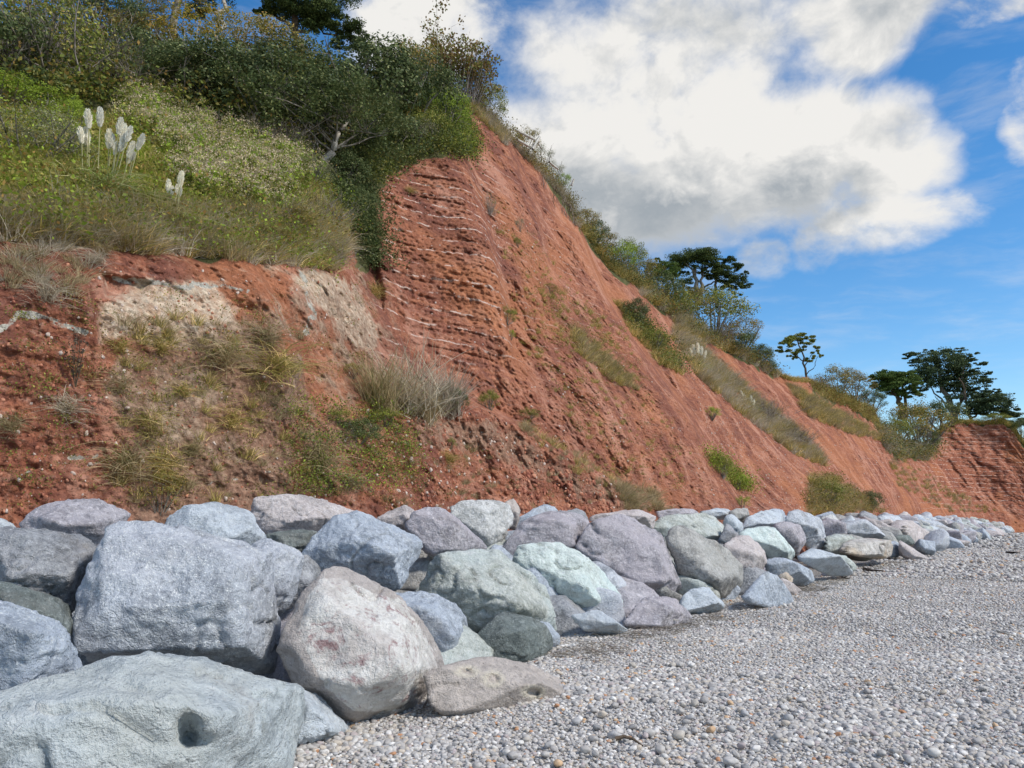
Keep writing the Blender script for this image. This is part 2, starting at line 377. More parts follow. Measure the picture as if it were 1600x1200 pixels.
ROCK = dict(
    grey=mat_rock('grey_granite', (0.323, 0.346, 0.387), (0.570, 0.606, 0.660), (0.815, 0.840, 0.840), tint=(0.583, 0.604, 0.657), speck_amt=.75),
    slate=mat_rock('slate_blue_rock', (0.269, 0.303, 0.351), (0.545, 0.600, 0.679), (0.798, 0.840, 0.840), tint=(0.437, 0.493, 0.576)),
    dark=mat_rock('dark_grey_rock', (0.191, 0.201, 0.215), (0.404, 0.416, 0.438), (0.671, 0.683, 0.697), tint=(0.355, 0.357, 0.381)),
    purple=mat_rock('purple_grey_rock', (0.269, 0.256, 0.278), (0.526, 0.497, 0.529), (0.839, 0.804, 0.832), tint=(0.461, 0.423, 0.455)),
    pale=mat_rock('pale_blue_green_rock', (0.393, 0.438, 0.458), (0.604, 0.658, 0.672), (0.828, 0.839, 0.839), tint=(0.565, 0.597, 0.577), speck_amt=.2, vein=.12, scale=.8),
    paleblue=mat_rock('pale_blue_rock', (0.434, 0.475, 0.517), (0.634, 0.686, 0.737), (0.798, 0.840, 0.840), tint=(0.554, 0.612, 0.665), speck_amt=.45),
    green=mat_rock('green_grey_rock', (0.300, 0.327, 0.294), (0.583, 0.606, 0.556), (0.839, 0.839, 0.828), tint=(0.540, 0.602, 0.584), speck_amt=.5),
    turq=mat_rock('turquoise_rock', (0.469, 0.535, 0.505), (0.726, 0.817, 0.773), (0.840, 0.840, 0.840), tint=(0.647, 0.775, 0.764), speck_amt=.6),
    darkgreen=mat_rock('dark_green_rock', (0.120, 0.138, 0.131), (0.241, 0.268, 0.258), (0.549, 0.595, 0.570), tint=(0.166, 0.198, 0.192), speck_amt=.3),
    tan=mat_rock('tan_grey_rock', (0.401, 0.356, 0.325), (0.599, 0.535, 0.489), (0.840, 0.761, 0.693), tint=(0.500, 0.445, 0.410), speck_amt=.18, vein=.12),
    pink=mat_rock('pink_patched_rock', (0.373, 0.336, 0.314), (0.574, 0.519, 0.484), (0.840, 0.810, 0.753), tint=(0.501, 0.450, 0.424), patch=((0.606, 0.582, 0.545), (0.840, 0.819, 0.778), (0.298, 0.158, 0.161)), speck_amt=.25),
    pinkgrey=mat_rock('pinkish_grey_rock', (0.424, 0.380, 0.370), (0.659, 0.597, 0.579), (0.840, 0.823, 0.815), tint=(0.586, 0.519, 0.504), speck_amt=.5),
    white=mat_rock('white_speckled_rock', (0.407, 0.412, 0.404), (0.713, 0.714, 0.692), (0.840, 0.840, 0.840), speck_amt=.8),
    brown=mat_rock('brown_grey_rock', (0.259, 0.255, 0.243), (0.502, 0.490, 0.467), (0.756, 0.748, 0.720), tint=(0.418, 0.414, 0.386), speck_amt=.45),
    orange=mat_rock('ochre_stained_rock', (0.399, 0.376, 0.351), (0.670, 0.636, 0.589), (0.840, 0.840, 0.840), tint=(0.582, 0.462, 0.335), warm=(0.554, 0.378, 0.252)),
)

# ------------------------------------------------------------------ cliff: measured depths (px, py, horizontal distance)
def toe(px): return float(np.interp(px, [-160, 0, 200, 400, 600, 800, 1000, 1100, 1200, 1300, 1400, 1500, 1560, 1600, 1760],
                                    [10.3, 10.5, 11.1, 12.2, 13.9, 17.0, 22.8, 27.8, 34.5, 47, 68, 97, 106, 109, 114]))
CT = [(x, 835, toe(x)) for x in (-160, 0, 200, 400, 600, 800, 1000, 1100, 1200, 1300, 1400, 1500, 1600, 1760)]
CT += [(-160, 600, 10.9), (0, 600, 11.1), (200, 600, 11.8), (400, 600, 13.0), (540, 600, 15.0),
       (-160, 400, 11.8), (0, 385, 12.0), (200, 405, 12.6), (400, 430, 14.0), (520, 440, 16.0),
       (-160, 250, 15.2), (0, 250, 15.6), (200, 250, 17), (400, 280, 18.5), (520, 300, 20),
       (-160, 130, 22), (0, 130, 22), (200, 130, 23.5), (400, 150, 25), (560, 170, 26.5),
       (-160, 60, 29), (0, 60, 29), (200, 70, 30), (400, 80, 31), (560, 110, 31), (650, 140, 31), (700, 155, 32),
       (650, 260, 25.2), (590, 290, 24.2), (600, 420, 21.3), (700, 420, 21.8), (765, 415, 22.8), (640, 545, 19.2), (740, 560, 19.9),
       (560, 660, 14.8), (650, 650, 16.0), (650, 720, 15.0), (760, 740, 17.6), (725, 300, 25.4), (760, 230, 31),
       (850, 400, 31), (850, 560, 25), (850, 700, 20), (900, 500, 30), (1000, 560, 34), (950, 640, 26), (1000, 720, 26),
       (1050, 650, 32.5), (1100, 620, 41), (1100, 730, 33), (1200, 700, 48), (1200, 630, 58), (1300, 700, 64), (1300, 770, 52),
       (1400, 740, 82), (1400, 795, 72), (1500, 720, 108), (1500, 790, 101), (1600, 740, 112),
       (770, 190, 34), (830, 250, 36.5), (900, 330, 40), (1000, 430, 47), (1100, 520, 57), (1200, 565, 68), (1350, 620, 86),
       (1400, 680, 95), (1450, 690, 104), (1500, 655, 112), (1570, 655, 114), (1600, 690, 116), (1700, 760, 120), (1760, 770, 122)]
CT = np.array(CT, float)
def tps_fit(X, Y, lam=.02):
    n = len(X); d = np.linalg.norm(X[:, None]-X[None], axis=2); K = d*d*np.log(d+1e-9)+np.eye(n)*lam
    Pm = np.concatenate([np.ones((n, 1)), X], 1); A = np.block([[K, Pm], [Pm.T, np.zeros((3, 3))]])
    return np.linalg.solve(A, np.concatenate([Y, np.zeros(3)]))
CX = CT[:, :2]/400; CW = tps_fit(CX, np.log(CT[:, 2]))
def depth_of(px, py):
    q = np.stack([np.ravel(px), np.ravel(py)], 1)/400; r = np.zeros(len(q))
    for k in range(len(CX)):
        d = np.hypot(q[:, 0]-CX[k, 0], q[:, 1]-CX[k, 1]); r += CW[k]*d*d*np.log(d+1e-9)
    r += CW[-3]+q@CW[-2:]
    return np.exp(r).reshape(np.shape(px))

CRX = [-160, 0, 300, 450, 560, 620, 680, 715, 745, 768, 790, 815, 845, 872, 890, 905, 925, 950, 985, 1020, 1060, 1100, 1140, 1180, 1205, 1235, 1262, 1290, 1330, 1365, 1380, 1400, 1425, 1448, 1462, 1480, 1500, 1530, 1570, 1585, 1600, 1640, 1760]
CRY = [70, 75, 85, 100, 130, 150, 148, 152, 165, 186, 205, 232, 262, 290, 312, 345, 372, 405, 425, 450, 488, 515, 535, 556, 578, 590, 592, 606, 622, 640, 668, 690, 690, 698, 675, 660, 656, 658, 655, 668, 690, 735, 770]
def ytop(px): return np.interp(px, CRX, CRY)
YB = 838.0
NXc, NVc = 960, 430
pxs = np.linspace(-160, 1740, NXc); vs = np.linspace(0, 1, NVc)
PX, VV = np.meshgrid(pxs, vs)
jag = fbm(np.stack([pxs*.03, pxs*0, pxs*0], -1), 5, .6)*4.0*sstep(640, 780, pxs)
YT = ytop(pxs)+jag
PY = YB+(YT[None]-YB)*VV
DD = depth_of(PX, PY)
# folds where one slope stands in front of the next: right of each line lies further back
def fold(line, depth, wr, wl=5):
    global DD
    ln = np.array(line, float); d = poly_dist(PX, PY, line, False)
    xl = np.interp(PY, ln[:, 1], ln[:, 0]); side = np.where(PX > xl, d, -d)
    ends = sstep(ln[0, 1]-25, ln[0, 1]+25, PY)*sstep(ln[-1, 1]+25, ln[-1, 1]-25, PY)
    k = sstep(-wl, wl, side)*np.exp(-np.maximum(side, 0)/wr)-.45*np.exp(-((side+wl*2)/(wl*5))**2)
    DD = DD*(1+depth*k*ends)
# buttress edges, gullies and scree tongues (photo pixels, top to bottom)
fold([(575, 285), (582, 350), (590, 420), (600, 470)], -.05, 60, 7)
fold([(715, 200), (745, 290), (770, 380), (790, 470), (800, 545)], .07, 45, 8)
fold([(795, 215), (840, 330), (860, 430), (905, 520), (950, 620), (1000, 700)], .04, 60, 9)
fold([(905, 350), (945, 460), (1010, 560), (1085, 660), (1130, 740), (1165, 800)], .075, 50, 6)
fold([(985, 430), (1060, 545), (1160, 640), (1230, 700), (1290, 770)], .05, 55, 7)
fold([(640, 560), (735, 625), (830, 670), (930, 735), (1050, 800)], .05, 50, 6)
fold([(1262, 596), (1300, 640), (1370, 720), (1440, 790)], .035, 55, 7)
fold([(1345, 625), (1390, 690), (1410, 720)], .03, 40, 5)
fold([(395, 395), (430, 470), (470, 560), (450, 660)], .03, 50, 8)
fold([(140, 440), (150, 500), (165, 560)], .02, 50, 5)
P0 = pt(PX, PY, DD)
# masks in photo pixels
def M(poly, wd=14, nz=10):
    ox = fbm(P0*.9, 3)*nz; oy = fbm(P0*.9+31, 3)*nz
    return soft(PX+ox, PY+oy, poly, wd)
VEG_L = [(-300, -50), (620, -50), (700, 140), (735, 225), (700, 240), (660, 248), (600, 285), (585, 330), (590, 400), (560, 425), (545, 360), (520, 420), (470, 392), (420, 415), (380, 396), (330, 408), (290, 388), (250, 384), (210, 368), (180, 374), (130, 366), (90, 376), (40, 360), (0, 364), (-300, 350)]
veg = M(VEG_L, 9, 14)
def crestband(x0, x1, d0, d1):
    up = ytop(PX); k = np.interp(PX, [x0, x1], [d0, d1]); on = sstep(x0-10, x0+10, PX)*sstep(x1+10, x1-10, PX)
    return sstep(k+6, k-6, PY-up+fbm(P0*.7, 3)*9)*on
veg = np.maximum(veg, crestband(900, 1000, 14, 20)); veg = np.maximum(veg, crestband(1000, 1210, 24, 14))
veg = np.maximum(veg, crestband(1270, 1380, 18, 22)); veg = np.maximum(veg, crestband(1375, 1470, 30, 22)); veg = np.maximum(veg, crestband(1475, 1640, 6, 9))
BANDS = [[(960, 470), (1010, 510), (1060, 560), (1070, 590), (1030, 570), (985, 520)],
         [(1060, 480), (1110, 560), (1170, 610), (1230, 660), (1275, 700), (1290, 730), (1240, 710), (1160, 650), (1090, 590), (1050, 530)],
         [(1230, 600), (1290, 630), (1360, 670), (1385, 690), (1330, 680), (1260, 650)],
         [(1265, 740), (1300, 745), (1340, 770), (1380, 800), (1260, 805)],
         [(890, 510), (950, 560), (1000, 610), (960, 600), (900, 550)],
         [(1100, 700), (1150, 740), (1180, 770), (1150, 765), (1110, 730)]]
bandm = np.zeros_like(PX)
for b in BANDS: bandm = np.maximum(bandm, M(b, 12, 9))
cream = M([(200, 455), (260, 440), (330, 450), (370, 480), (380, 520), (330, 545), (220, 535), (150, 525), (150, 480)], 26, 16)
cream = np.maximum(cream, .85*M([(455, 420), (510, 425), (550, 440), (580, 480), (590, 540), (560, 560), (520, 500), (480, 480), (455, 450)], 16, 12))
cream = np.maximum(cream, .6*M([(210, 560), (330, 560), (360, 600), (340, 680), (270, 700), (230, 640)], 20, 14))
cream = np.maximum(cream, .5*M([(470, 560), (510, 580), (505, 640), (470, 650)], 16, 10))
cream = np.maximum(cream, .34*M([(120, 430), (420, 420), (600, 430), (620, 560), (500, 680), (380, 760), (240, 760), (160, 620)], 45, 30))
cream = np.maximum(cream, .8*M([(90, 378), (180, 378), (170, 392), (100, 392)], 8, 5))
brown = np.maximum(.8*M([(190, 540), (420, 470), (470, 560), (480, 700), (430, 830), (180, 830), (210, 700), (160, 600)], 30, 24),
                   .55*M([(430, 430), (600, 430), (640, 560), (560, 760), (440, 800)], 40, 24))
brown = np.maximum(brown, .6*bandm)
brown = np.maximum(brown, .7*M([(640, 640), (760, 640), (850, 700), (1040, 800), (960, 800), (800, 730), (660, 700)], 25, 14))
def stroke(line, wd): return (1-sstep(wd*.3, wd*1.2, poly_dist(PX+fbm(P0*2, 3)*6, PY+fbm(P0*2+9, 3)*6, line, False)))*(.55+.45*sstep(-.2, .3, fbm(P0*3.1+4, 3)))
gband = np.maximum.reduce([stroke([(0, 510), (25, 492), (80, 500), (135, 520)], 7), stroke([(180, 436), (230, 443), (330, 446), (388, 455)], 5),
                           .8*stroke([(470, 415), (478, 455), (490, 490), (478, 520)], 7), .8*stroke([(110, 718), (150, 712)], 6), .8*stroke([(95, 725), (105, 728)], 5),
                           .55*stroke([(325, 755), (400, 735), (440, 738)], 3), .5*stroke([(0, 750), (60, 735), (180, 722)], 3)])
beds = np.maximum.reduce([M([(590, 270), (780, 270), (800, 560), (600, 560)], 25, 10), .45*M([(1330, 640), (1450, 660), (1500, 790), (1350, 740)], 30, 10),
                          M([(1440, 660), (1800, 640), (1800, 800), (1440, 800)], 20, 5), .35*M([(700, 160), (900, 350), (1000, 560), (800, 560)], 30, 10), .12*np.ones_like(PX)])
scree = np.maximum.reduce([M([(640, 650), (760, 660), (880, 700), (1060, 800), (600, 830)], 25, 12), M([(1100, 640), (1330, 760), (1400, 830), (1120, 830)], 30, 12), .3*M([(780, 220), (1000, 500), (1160, 800), (900, 700)], 40, 10)])
far = sstep(30, 110, DD)
rock = 1-veg
# relief, pushed along the line of sight in proportion to distance
sc = np.clip(DD/20, .45, 2.2)
s_al = P0[..., 0]*.566+P0[..., 1]*.824; t_in = inland(P0[..., 0], P0[..., 1]); z_ = P0[..., 2]
gul = ridged(np.stack([s_al*.42+fbm(P0*.25, 2)*.5, t_in*.08, z_*.06], -1), 4, .55)
oblq = 1-.58*sstep(19, 36, DD)*(1-np.clip(M([(1440, 650), (1800, 640), (1800, 790), (1450, 790)], 20, 8), 0, 1)*.6)
softf = 1-.6*np.clip(M([(585, 265), (770, 265), (800, 560), (600, 560)], 25, 14), 0, 1)
disp = .30*veg*fbm(P0*.75+3, 3)
disp += .17*gul*sc*oblq*softf*(.35+.65*sstep(600, 760, PX))*sstep(0, .1, VV)
disp += .42*fbm(P0*.28+5, 3)*sc*(.4+.6*oblq)
disp += .22*oblq*softf*fbm(P0*1.15+50, 4, .6)*np.minimum(sc, 1.2)*rock
zl = z_*1.7+fbm(P0*.4, 2)*.22; led = np.abs((zl % 1)-.5)*2
facem = np.clip(M([(585, 265), (770, 265), (800, 560), (600, 560)], 50, 14)+M([(1440, 650), (1800, 640), (1800, 790), (1450, 790)], 20, 8)+.6*M([(1330, 640), (1440, 680), (1440, 760), (1340, 720)], 20, 8)+.45*M([(-200, 380), (420, 400), (420, 820), (-200, 820)], 30, 14)+.4*M([(700, 200), (900, 380), (980, 620), (800, 620), (640, 560)], 60, 30), 0, 1)
brk = .1+1.2*sstep(-.35, .45, fbm(P0*np.array([.5, .5, 1.6])+77, 3))
disp += (.085*led**4*rock*facem*brk)*np.minimum(sc, 1.2)
led2 = np.abs(((zl*3.3) % 1)-.5)*2
disp += (.055*led2**3*rock*(facem+.15)*brk)*np.minimum(sc, 1.2)
disp += .075*(ridged(P0*3.4+7, 4, .6)-1)*rock*(1-.6*cream)*np.minimum(sc, 1.2)*(.35+.65*oblq)+.025*fbm(P0*13, 3, .6)*rock
# overhanging recess under the broken turf edge; its shade also painted in soil colour
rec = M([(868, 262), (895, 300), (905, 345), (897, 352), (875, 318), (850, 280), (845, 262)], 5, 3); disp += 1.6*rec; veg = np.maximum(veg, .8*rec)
rec2 = M([(1130, 545), (1175, 562), (1165, 580), (1135, 565)], 4, 2)+M([(160, 430), (240, 442), (220, 462), (165, 462)], 5, 3)*.25; disp += .9*rec2
rec3 = M([(360, 745), (400, 735), (420, 750), (380, 765), (345, 770)], 6, 5); disp += .08*rec3
DD2 = DD+disp*sstep(0, .02, 1.0-VV+.02)
PC = pt(PX, PY, DD2)
# strip in front of the toe, down into the beach, and plateau behind the crest
low = []
for k, dz in ((3, -.7), (2, -.35), (1, 0.0)):
    q = PC[0].copy(); q[:, :2] *= (1-.03*k); q[:, 2] = np.minimum(q[:, 2], 1.1)-.5*k; low.append(q)
top = []
hr = np.stack([PC[-1][:, 0], PC[-1][:, 1]], -1); hr /= np.linalg.norm(hr, axis=1)[:, None]
for k, dd in enumerate((.25, .7, 1.5, 3, 5, 8, 12, 18, 26, 40, 60, 100)):
    q = PC[-1].copy(); q[:, :2] += hr*dd; zt = PC[-1][:, 2]
    w_ = min(1, dd/25); zs = np.convolve(np.pad(zt, 30, 'edge'), np.ones(61)/61, 'valid')
    q[:, 2] = zt*(1-w_)+zs*w_+fbm(np.stack([q[:, 0]*.15, q[:, 1]*.15, q[:, 0]*0], -1), 3)*.3*min(1, dd/4)-.05*min(dd, 10); top.append(q)
G = np.concatenate([np.stack(low), PC, np.stack(top)]); nr = G.shape[0]
def pad(a, tv=None): return np.concatenate([np.repeat(a[:1], 3, 0), a, np.repeat(a[-1:] if tv is None else np.full_like(a[-1:], tv), len(top), 0)])
I = np.arange(nr*NXc).reshape(nr, NXc)
Q = np.stack([I[:-1, :-1], I[:-1, 1:], I[1:, 1:], I[1:, :-1]], -1).reshape(-1, 4)
me = mesh_np('cliff', G.reshape(-1, 3), Q, mat_cliff(), True,
             dict(veg=pad(np.maximum(veg, 0), 1.0), cream=pad(cream), brown=pad(brown), greyband=pad(gband), beds=pad(beds), scree=pad(scree), far=pad(far)), quads=True)
cliff = tag(obj('cliff', me), 'crumbling red marl cliff with pale beds above the boulder bank', kind='structure')

def surf(px, py, off=0.0):
    """point on the cliff surface seen at photo pixel"""
    px = np.asarray(px, float); py = np.asarray(py, float)
    fx = np.clip((px+160)/1900*(NXc-1), 0, NXc-1.001); i = fx.astype(int); a = fx-i
    yt = YT[i]*(1-a)+YT[i+1]*a
    fv = np.clip((py-YB)/(yt-YB), 0, 1)*(NVc-1); fv = np.clip(fv, 0, NVc-1.001); j = fv.astype(int); b = fv-j
    a = a[..., None]; b = b[..., None]
    return (PC[j, i]*(1-a)+PC[j, i+1]*a)*(1-b)+(PC[j+1, i]*(1-a)+PC[j+1, i+1]*a)*b
def maskat(A, px, py):
    i = np.clip(((px+160)/1900*(NXc-1)).astype(int), 0, NXc-1); yt = YT[i]
    j = np.clip((py-YB)/(yt-YB)*(NVc-1), 0, NVc-1).astype(int); return A[j, i]
def plateau(px, D):
    """point on the plateau behind the crest"""
    i = int(np.clip((px+160)/1900*(NXc-1), 0, NXc-1)); c = PC[-1][i]; h = math.hypot(c[0], c[1]); k = D/h
    return np.array([c[0]*k, c[1]*k, c[2]-.05*min(10, max(0, D-h))])

# ------------------------------------------------------------------ shingle beach
def gz(x, y):
    x = np.asarray(x, float); y = np.asarray(y, float)
    return .05*fbm(np.stack([x*.22, y*.22, x*0], -1), 3)*np.clip(1.2-np.hypot(x, y)/120, 0, 1)
def mat_beach():
    m, n = new_mat('shingle', .85, .3)
    P = n.n('ShaderNodeNewGeometry').outputs['Position']
    Ps = n.vm('MULTIPLY', P, (1, 1, .3))
    v = n.n('ShaderNodeTexVoronoi'); n.l(Ps, v.inputs['Vector']); v.inputs['Scale'].default_value = 22
    rs = n.n('ShaderNodeSeparateColor'); n.l(v.outputs['Color'], rs.inputs[0])
    c = n.ramp(rs.outputs[0], PEB, 'CONSTANT')
    c = n.mix(n.ss(v.outputs['Distance'], .35, .62), c, (.20, .185, .165))
    drift = n.noise(P, .5, 5, .6)
    c = n.mix(n.ss(drift, .5, .68, 0, .3), c, (.30, .27, .23))
    n.l(c, n.b.inputs['Base Color'])
    h = n.m('SUBTRACT', 1.0, v.outputs['Distance'])
    n.l(n.bump(h, 1.0, .05), n.b.inputs['Normal'])
    return m
PEB = [(0, (.43, .405, .38)), (.18, (.50, .475, .45)), (.32, (.35, .33, .315)), (.44, (.58, .555, .52)), (.54, (.45, .41, .36)),
       (.64, (.40, .39, .385)), (.74, (.66, .63, .60)), (.80, (.52, .455, .38)), (.87, (.23, .225, .225)), (.91, (.43, .37, .36)), (.95, (.56, .38, .23)), (.965, (.78, .76, .72)), (.988, (.46, .24, .13))]
def grid_axis(a, b, fine0, fine1, step):
    mid = np.arange(fine0, fine1+step, step); lo = [fine0]; hi = [mid[-1]]; s = step
    while lo[-1] > a: s *= 1.35; lo.append(lo[-1]-s)
    s = step
    while hi[-1] < b: s *= 1.35; hi.append(hi[-1]+s)
    return np.concatenate([lo[:0:-1], mid, hi[1:]])
ax = grid_axis(-900, 1500, -6, 30, .3); ay = grid_axis(-900, 1800, 2, 45, .3)
GX, GY = np.meshgrid(ax, ay); GZ = gz(GX, GY)-.012
I = np.arange(GX.size).reshape(GX.shape)
Q = np.stack([I[:-1, :-1], I[:-1, 1:], I[1:, 1:], I[1:, :-1]], -1).reshape(-1, 4)
beach = tag(obj('pebble_beach', mesh_np('pebble_beach', np.stack([GX, GY, GZ], -1).reshape(-1, 3), Q, mat_beach(), True, quads=True)), 'grey shingle beach sloping along the foot of the boulders', kind='structure')

# ------------------------------------------------------------------ scatter by geometry nodes (stuff only)
def scatter(name, protos, P, rot, scl, idx, label, parent=None, smooth_normal=False):
    c = bpy.data.collections.new(name+'_kinds')
    for k, me_ in enumerate(protos):
        o = bpy.data.objects.new('%s_kind.%03d' % (name, k), me_); c.objects.link(o)
    me_ = bpy.data.meshes.new(name); P = np.asarray(P, np.float32); me_.vertices.add(len(P)); me_.vertices.foreach_set('co', P.ravel())
    a = me_.attributes.new('rot', 'FLOAT_VECTOR', 'POINT'); a.data.foreach_set('vector', np.asarray(rot, np.float32).ravel())
    scl = np.asarray(scl, np.float32); scl = np.repeat(scl[:, None], 3, 1) if scl.ndim == 1 else scl
    a = me_.attributes.new('scl', 'FLOAT_VECTOR', 'POINT'); a.data.foreach_set('vector', scl.ravel())
    a = me_.attributes.new('idx', 'INT', 'POINT'); a.data.foreach_set('value', np.asarray(idx, np.int32))
    o = obj(name, me_, parent); tag(o, label, kind='stuff')
    g = bpy.data.node_groups.new(name+'_scatter', 'GeometryNodeTree')
    g.interface.new_socket('Geometry', in_out='INPUT', socket_type='NodeSocketGeometry'); g.interface.new_socket('Geometry', in_out='OUTPUT', socket_type='NodeSocketGeometry')
    N = g.nodes; gi = N.new('NodeGroupInput'); go = N.new('NodeGroupOutput'); ip = N.new('GeometryNodeInstanceOnPoints'); ci = N.new('GeometryNodeCollectionInfo')
    ci.inputs['Collection'].default_value = c; ci.inputs['Separate Children'].default_value = True; ci.inputs['Reset Children'].default_value = True
    ip.inputs['Pick Instance'].default_value = True
    def na(nm, ty):
        q = N.new('GeometryNodeInputNamedAttribute'); q.data_type = ty; q.inputs['Name'].default_value = nm; return q.outputs['Attribute']
    L = g.links.new
    L(gi.outputs[0], ip.inputs['Points']); L(ci.outputs[0], ip.inputs['Instance']); L(na('idx', 'INT'), ip.inputs['Instance Index'])
    L(na('rot', 'FLOAT_VECTOR'), ip.inputs['Rotation']); L(na('scl', 'FLOAT_VECTOR'), ip.inputs['Scale']); L(ip.outputs[0], go.inputs[0])
    md = o.modifiers.new('scatter', 'NODES'); md.node_group = g
    return o

# ------------------------------------------------------------------ pebbles
def ico(sub):
    bm = bmesh.new(); bmesh.ops.create_icosphere(bm, subdivisions=sub, radius=1); bm.verts.ensure_lookup_table()
    V = np.array([v.co[:] for v in bm.verts]); T = np.array([[v.index for v in f.verts] for f in bm.faces]); bm.free(); return V, T
ICO = {k: ico(k) for k in (2, 3, 4, 5, 6)}
def mat_pebble():
    m, n = new_mat('pebble_stone', .7, .35)
    oi = n.n('ShaderNodeObjectInfo'); c = n.ramp(oi.outputs['Random'], PEB, 'CONSTANT')
    P = n.vm('ADD', n.n('ShaderNodeTexCoord').outputs['Object'], n.vm('SCALE', (31, 17, 53), oi.outputs['Random']))
    f = n.noise(P, 22, 5, .65); c = n.mix(.45, c, n.mix(f, (.16, .16, .16), (.84, .84, .84)), 'OVERLAY')
    c = n.mix(n.ss(n.noise(P, 60, 2, .5), .6, .72, 0, .35), c, (.72, .71, .69))
    n.l(c, n.b.inputs['Base Color']); return m
MPEB = mat_pebble()
def pebble_mesh(k, sub=2, size=.027):
    V, T = ICO[sub]; r = np.random.default_rng(100+k)
    q = 1+.22*fbm(V*.9+k*7.7, 2)+.05*fbm(V*2.5+k, 1); V = V*q[:, None]*np.array([1, r.uniform(.66, .95), r.uniform(.45, .72)])*size
    return mesh_np('pebble_kind.%03d' % k, V, T, MPEB, True)
PKF = [pebble_mesh(k, 3) for k in range(6)]; PKC = [pebble_mesh(k, 2) for k in range(6, 12)]
def pebble_field(d0, d1, sp, smin, smax, layers=1, azr=(-.42, .66)):
    n = int(.5*(d1**2-d0**2)*(azr[1]-azr[0])/(sp*sp)); out = []
    d = np.sqrt(rng.uniform(d0**2, d1**2, n)); a = rng.uniform(azr[0], azr[1], n)
    x = d*np.sin(a); y = d*np.cos(a); keep = inland(x, y) < 5.6
    x, y = x[keep], y[keep]; n = len(x); s = (rng.uniform(0, 1, n)**2.2*(smax-smin)+smin)*np.clip(1+.9*fbm(np.stack([x*.7, y*.7, x*0], -1), 3), .82, 1.4)
    z = gz(x, y)-.02+s*.027*rng.uniform(.15, .85, n)
    rot = np.stack([rng.normal(0, .28, n), rng.normal(0, .28, n), rng.uniform(0, 6.28, n)], -1)
    return np.stack([x, y, z], -1), rot, s
fa = [pebble_field(4.2, 12, .0195, .36, 1.0), pebble_field(12, 24, .038, .6, 1.15), pebble_field(24, 48, .10, 1.3, 2.5, azr=(.2, .66)), pebble_field(48, 100, .3, 2.2, 4.5, azr=(.35, .68))]
P = np.concatenate([f[0] for f in fa]); Ro = np.concatenate([f[1] for f in fa]); Sc = np.concatenate([f[2] for f in fa])
idx = np.concatenate([rng.integers(0, 6, len(fa[0][0])), rng.integers(6, 12, sum(len(f[0]) for f in fa[1:]))])
scatter('loose_pebbles', PKF+PKC, P, Ro, Sc, idx, 'small grey and white pebbles heaped all over the beach', beach)
print('pebbles', len(P))
# the 300 pebbles that show largest: each its own piece of the beach
n = 0
while n < 300:
    dd = 4.9+4.2*random.random()**1.3; a = random.uniform(-.2, .62); x, y = dd*math.sin(a), dd*math.cos(a)
    if inland(x, y) > (3.3 if x < .3 else 4.5) or y*1.0 < 4.7: continue
    o = obj('pebble', PKF[n % 6], beach); s = random.uniform(.9, 1.4) if random.random() < .9 else random.uniform(1.4, 1.95)
    o.scale = (s, s, s); o.rotation_euler = (random.gauss(0, .2), random.gauss(0, .2), random.uniform(0, 6.28))
    o.location = (x, y, float(gz(x, y))+.005+.010*s); n += 1

